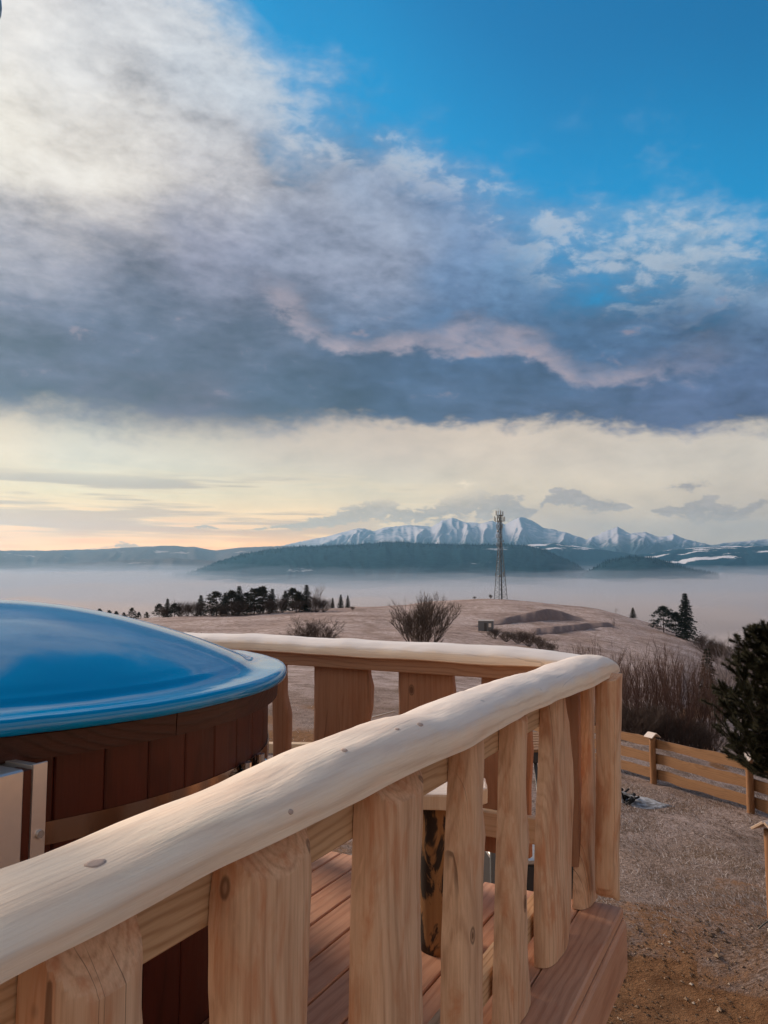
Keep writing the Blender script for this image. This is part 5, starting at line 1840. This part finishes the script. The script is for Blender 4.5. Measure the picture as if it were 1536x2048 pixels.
# trees down the slope at the right
for i, (px, py, r, key, wx) in enumerate([(1428, 1290, 70, 'grey0', 1.0), (1446, 1282, 80, 'grey1', 1.0), (1464, 1276, 76, 'grey2', 1.0), (1484, 1280, 84, 'grey0', 1.0), (1502, 1262, 88, 'grey1', 0.9), (1522, 1255, 82, 'grey2', 1.0), (1545, 1262, 86, 'grey0', 1.0), (1414, 1318, 66, 'grey2', 0.8)]):
    p = on_col(px, r)
    plant('bare_tree', key, p, at_r(px, py, r).z - p.z, 'frosty leafless tree down the slope, %s from left' % ORD[[1, 2, 3, 4, 5, 6, 7, 0][i]], 'tree', 'frosty trees down the slope', wx)
for i, (px, py, r, key, wx) in enumerate([(1406, 1296, 72, 'spruce1', 0.9), (1432, 1360, 68, 'pine1', 1.0), (1470, 1266, 150, 'spruce0', 1.0), (1498, 1256, 160, 'spruce1', 1.0)]):
    p = on_col(px, r)
    plant('spruce_tree' if 'spruce' in key else 'pine_tree', key, p, at_r(px, py, r).z - p.z, ['narrow dark spruce between reddish thicket and frosty trees', 'low dark pine at the foot of the frosty trees', 'dim spruce behind the frosty trees', 'dim spruce near right edge behind the frosty trees'][i], 'tree', None, wx)
random.seed(9)
for i, (px, py, r) in enumerate([(1396, 1262, 215), (1414, 1270, 205), (1432, 1276, 210), (1450, 1282, 190), (1418, 1283, 185)]):
    p = on_col(px, r)
    plant('bush', 'dense_bush', p, max(2.0, at_r(px, py, r).z - p.z), 'bush on the slope below the tall spruce, %s from the left' % ORD[[0, 1, 3, 4, 2][i]], 'bush', 'bushes below the tall spruce', 1.2)

# young pine close by at the right edge
random.seed(4)
PB = on_col(1534, 15.0)
young = empty('young_pine', PB)
tag(young, 'bushy young pine reaching over the fence at the right edge', 'tree')
sv, sf, V, Fc = [], [], [], []
HP = at_r(1545, 1262, 15.0).z - PB.z
tube(sv, sf, (0, 0, -0.2), (0.05, 0, HP * 0.55), 0.075, 0.05, 8)
tube(sv, sf, (0.05, 0, HP * 0.55), (0.02, 0.0, HP), 0.05, 0.012, 8)


def brush(p0, p1, ln, cnt):
    d = (p1 - p0)
    for k in range(cnt):
        t = random.random()
        p = p0 + d * t
        a = d.normalized()
        s_ = a.orthogonal().normalized()
        s_ = Matrix.Rotation(random.random() * 2 * PI, 3, a) @ s_
        nd = (s_ * random.uniform(0.5, 1.0) + a * random.uniform(0.35, 1.0)).normalized()
        i = len(V)
        w_ = s_.cross(a) * 0.0055
        V.extend([p - w_, p + w_, p + nd * ln * random.uniform(0.7, 1.15)])
        Fc.append((i, i + 1, i + 2))


nbr = 105
for k in range(nbr):
    t = (k + random.random()) / nbr
    z = HP * (0.27 + 0.71 * t)
    R_ = 1.18 * (1 - t) ** 0.55 * random.uniform(0.6, 1.12) * (0.7 + 0.3 * min(1, t / 0.2)) + 0.10
    a = random.random() * 2 * PI
    dirv = Vector((math.cos(a), math.sin(a), 0))
    p0 = Vector((0.04, 0, z))
    pm = p0 + dirv * R_ * 0.6 + Vector((0, 0, R_ * 0.10))
    p1 = p0 + dirv * R_ + Vector((0, 0, R_ * random.uniform(0.35, 0.7)))
    tube(sv, sf, p0, pm, 0.022 * (1 - t) + 0.008, 0.012, 4)
    tube(sv, sf, pm, p1, 0.012, 0.005, 4)
    brush(pm, p1, 0.085, 300)
    brush(p0.lerp(pm, 0.35), pm, 0.08, 140)
    for j in range(8):
        f = random.uniform(0.25, 1.0)
        b0 = p0.lerp(pm, f) if f < 0.6 else pm.lerp(p1, (f - 0.6) / 0.4)
        d_ = (dirv * random.uniform(0.1, 0.8) + Vector((random.gauss(0, .55), random.gauss(0, .55), random.uniform(0.15, 1.1)))).normalized()
        l_ = random.uniform(0.14, 0.34) * (1.15 - 0.5 * t)
        b1 = b0 + d_ * l_
        tube(sv, sf, b0, b1, 0.006, 0.004, 3)
        brush(b0.lerp(b1, 0.2), b1, 0.085, 170)
obj('trunk', sv, sf, M['bark'], young)
obj('crown', V, Fc, M['needle'], young)

# ------------------------------------------------------------------ dead grass and clods (uncountable cover)
random.seed(14)
m, q, b = mat('dead_grass', rough=0.9)
ge = q.n.new('ShaderNodeNewGeometry')
q.put(b.inputs['Base Color'], q.ramp(S(q, ge.outputs['Random Per Island']), [(0.0, (0.10, 0.062, 0.036)), (0.45, (0.16, 0.100, 0.068)), (0.7, (0.30, 0.215, 0.175)), (1.0, (0.60, 0.53, 0.51))]))
b.inputs['Specular IOR Level'].default_value = 0.1
M['grass'] = m
V, Fc = [], []
for k in range(130000):
    px = random.uniform(1120, 1640) if random.random() < 0.82 else random.uniform(480, 1150)
    r = 9.3 * (34 / 9.3) ** random.random()
    a = math.atan((px - 768) / F)
    x, y = r * math.sin(a), r * math.cos(a)
    if mnoise.noise(Vector((x * 0.8, y * 0.8, 7))) + random.gauss(0, 0.3) < -0.12:
        continue
    z = tz(x, y)
    h = random.uniform(0.03, 0.085) * (1.0 if r < 14 else 1.2)
    an = 2.2 * mnoise.noise(Vector((x * 0.5, y * 0.5, 3))) + random.gauss(0.4, 0.55)
    w_ = random.uniform(0.0015, 0.0038) * (r / 9) ** 0.8
    ln_ = random.gauss(1.0, 0.7)
    dx_, dy_ = math.cos(an) * w_, math.sin(an) * w_
    lx, ly = math.cos(an + 1.57) * h * ln_, math.sin(an + 1.57) * h * ln_
    i = len(V)
    V.extend([(x - dx_, y - dy_, z - 0.004), (x + dx_, y + dy_, z - 0.004), (x + lx, y + ly, z + h * random.uniform(0.15, 0.6))])
    Fc.append((i, i + 1, i + 2))
gr = obj('grass', V, Fc, M['grass'])
tag(gr, 'matted dead grass with frost covering the yard', 'grass', kind='stuff')
V, Fc = [], []
for k in range(2600):
    px = random.uniform(1080, 1640)
    r = random.uniform(5.2, 10.2)
    a = math.atan((px - 768) / F)
    x, y = r * math.sin(a), r * math.cos(a)
    s_ = random.uniform(0.006, 0.020) * (2.2 if random.random() < 0.05 else 1)
    z = tz(x, y) + s_ * 0.2
    i = len(V)
    for d_ in ((1, 0, 0), (-1, 0, 0), (0, 1, 0), (0, -1, 0), (0, 0, 0.8), (0, 0, -0.8)):
        V.append((x + d_[0] * s_ * random.uniform(.6, 1.3), y + d_[1] * s_ * random.uniform(.6, 1.3), z + d_[2] * s_ * random.uniform(.6, 1.2)))
    for f in ((0, 2, 4), (2, 1, 4), (1, 3, 4), (3, 0, 4), (2, 0, 5), (1, 2, 5), (3, 1, 5), (0, 3, 5)):
        Fc.append(tuple(i + j for j in f))
m, q, b = mat('clods', rough=0.95)
ge = q.n.new('ShaderNodeNewGeometry')
q.put(b.inputs['Base Color'], q.ramp(S(q, ge.outputs['Random Per Island']), [(0.0, (0.05, 0.03, 0.02)), (0.6, (0.16, 0.095, 0.055)), (0.9, (0.30, 0.20, 0.13)), (1.0, (0.5, 0.40, 0.32))]))
cl_ = obj('soil_clods', V, Fc, m)
tag(cl_, 'small clods and straw bits scattered over the brown dirt', 'soil', kind='stuff')
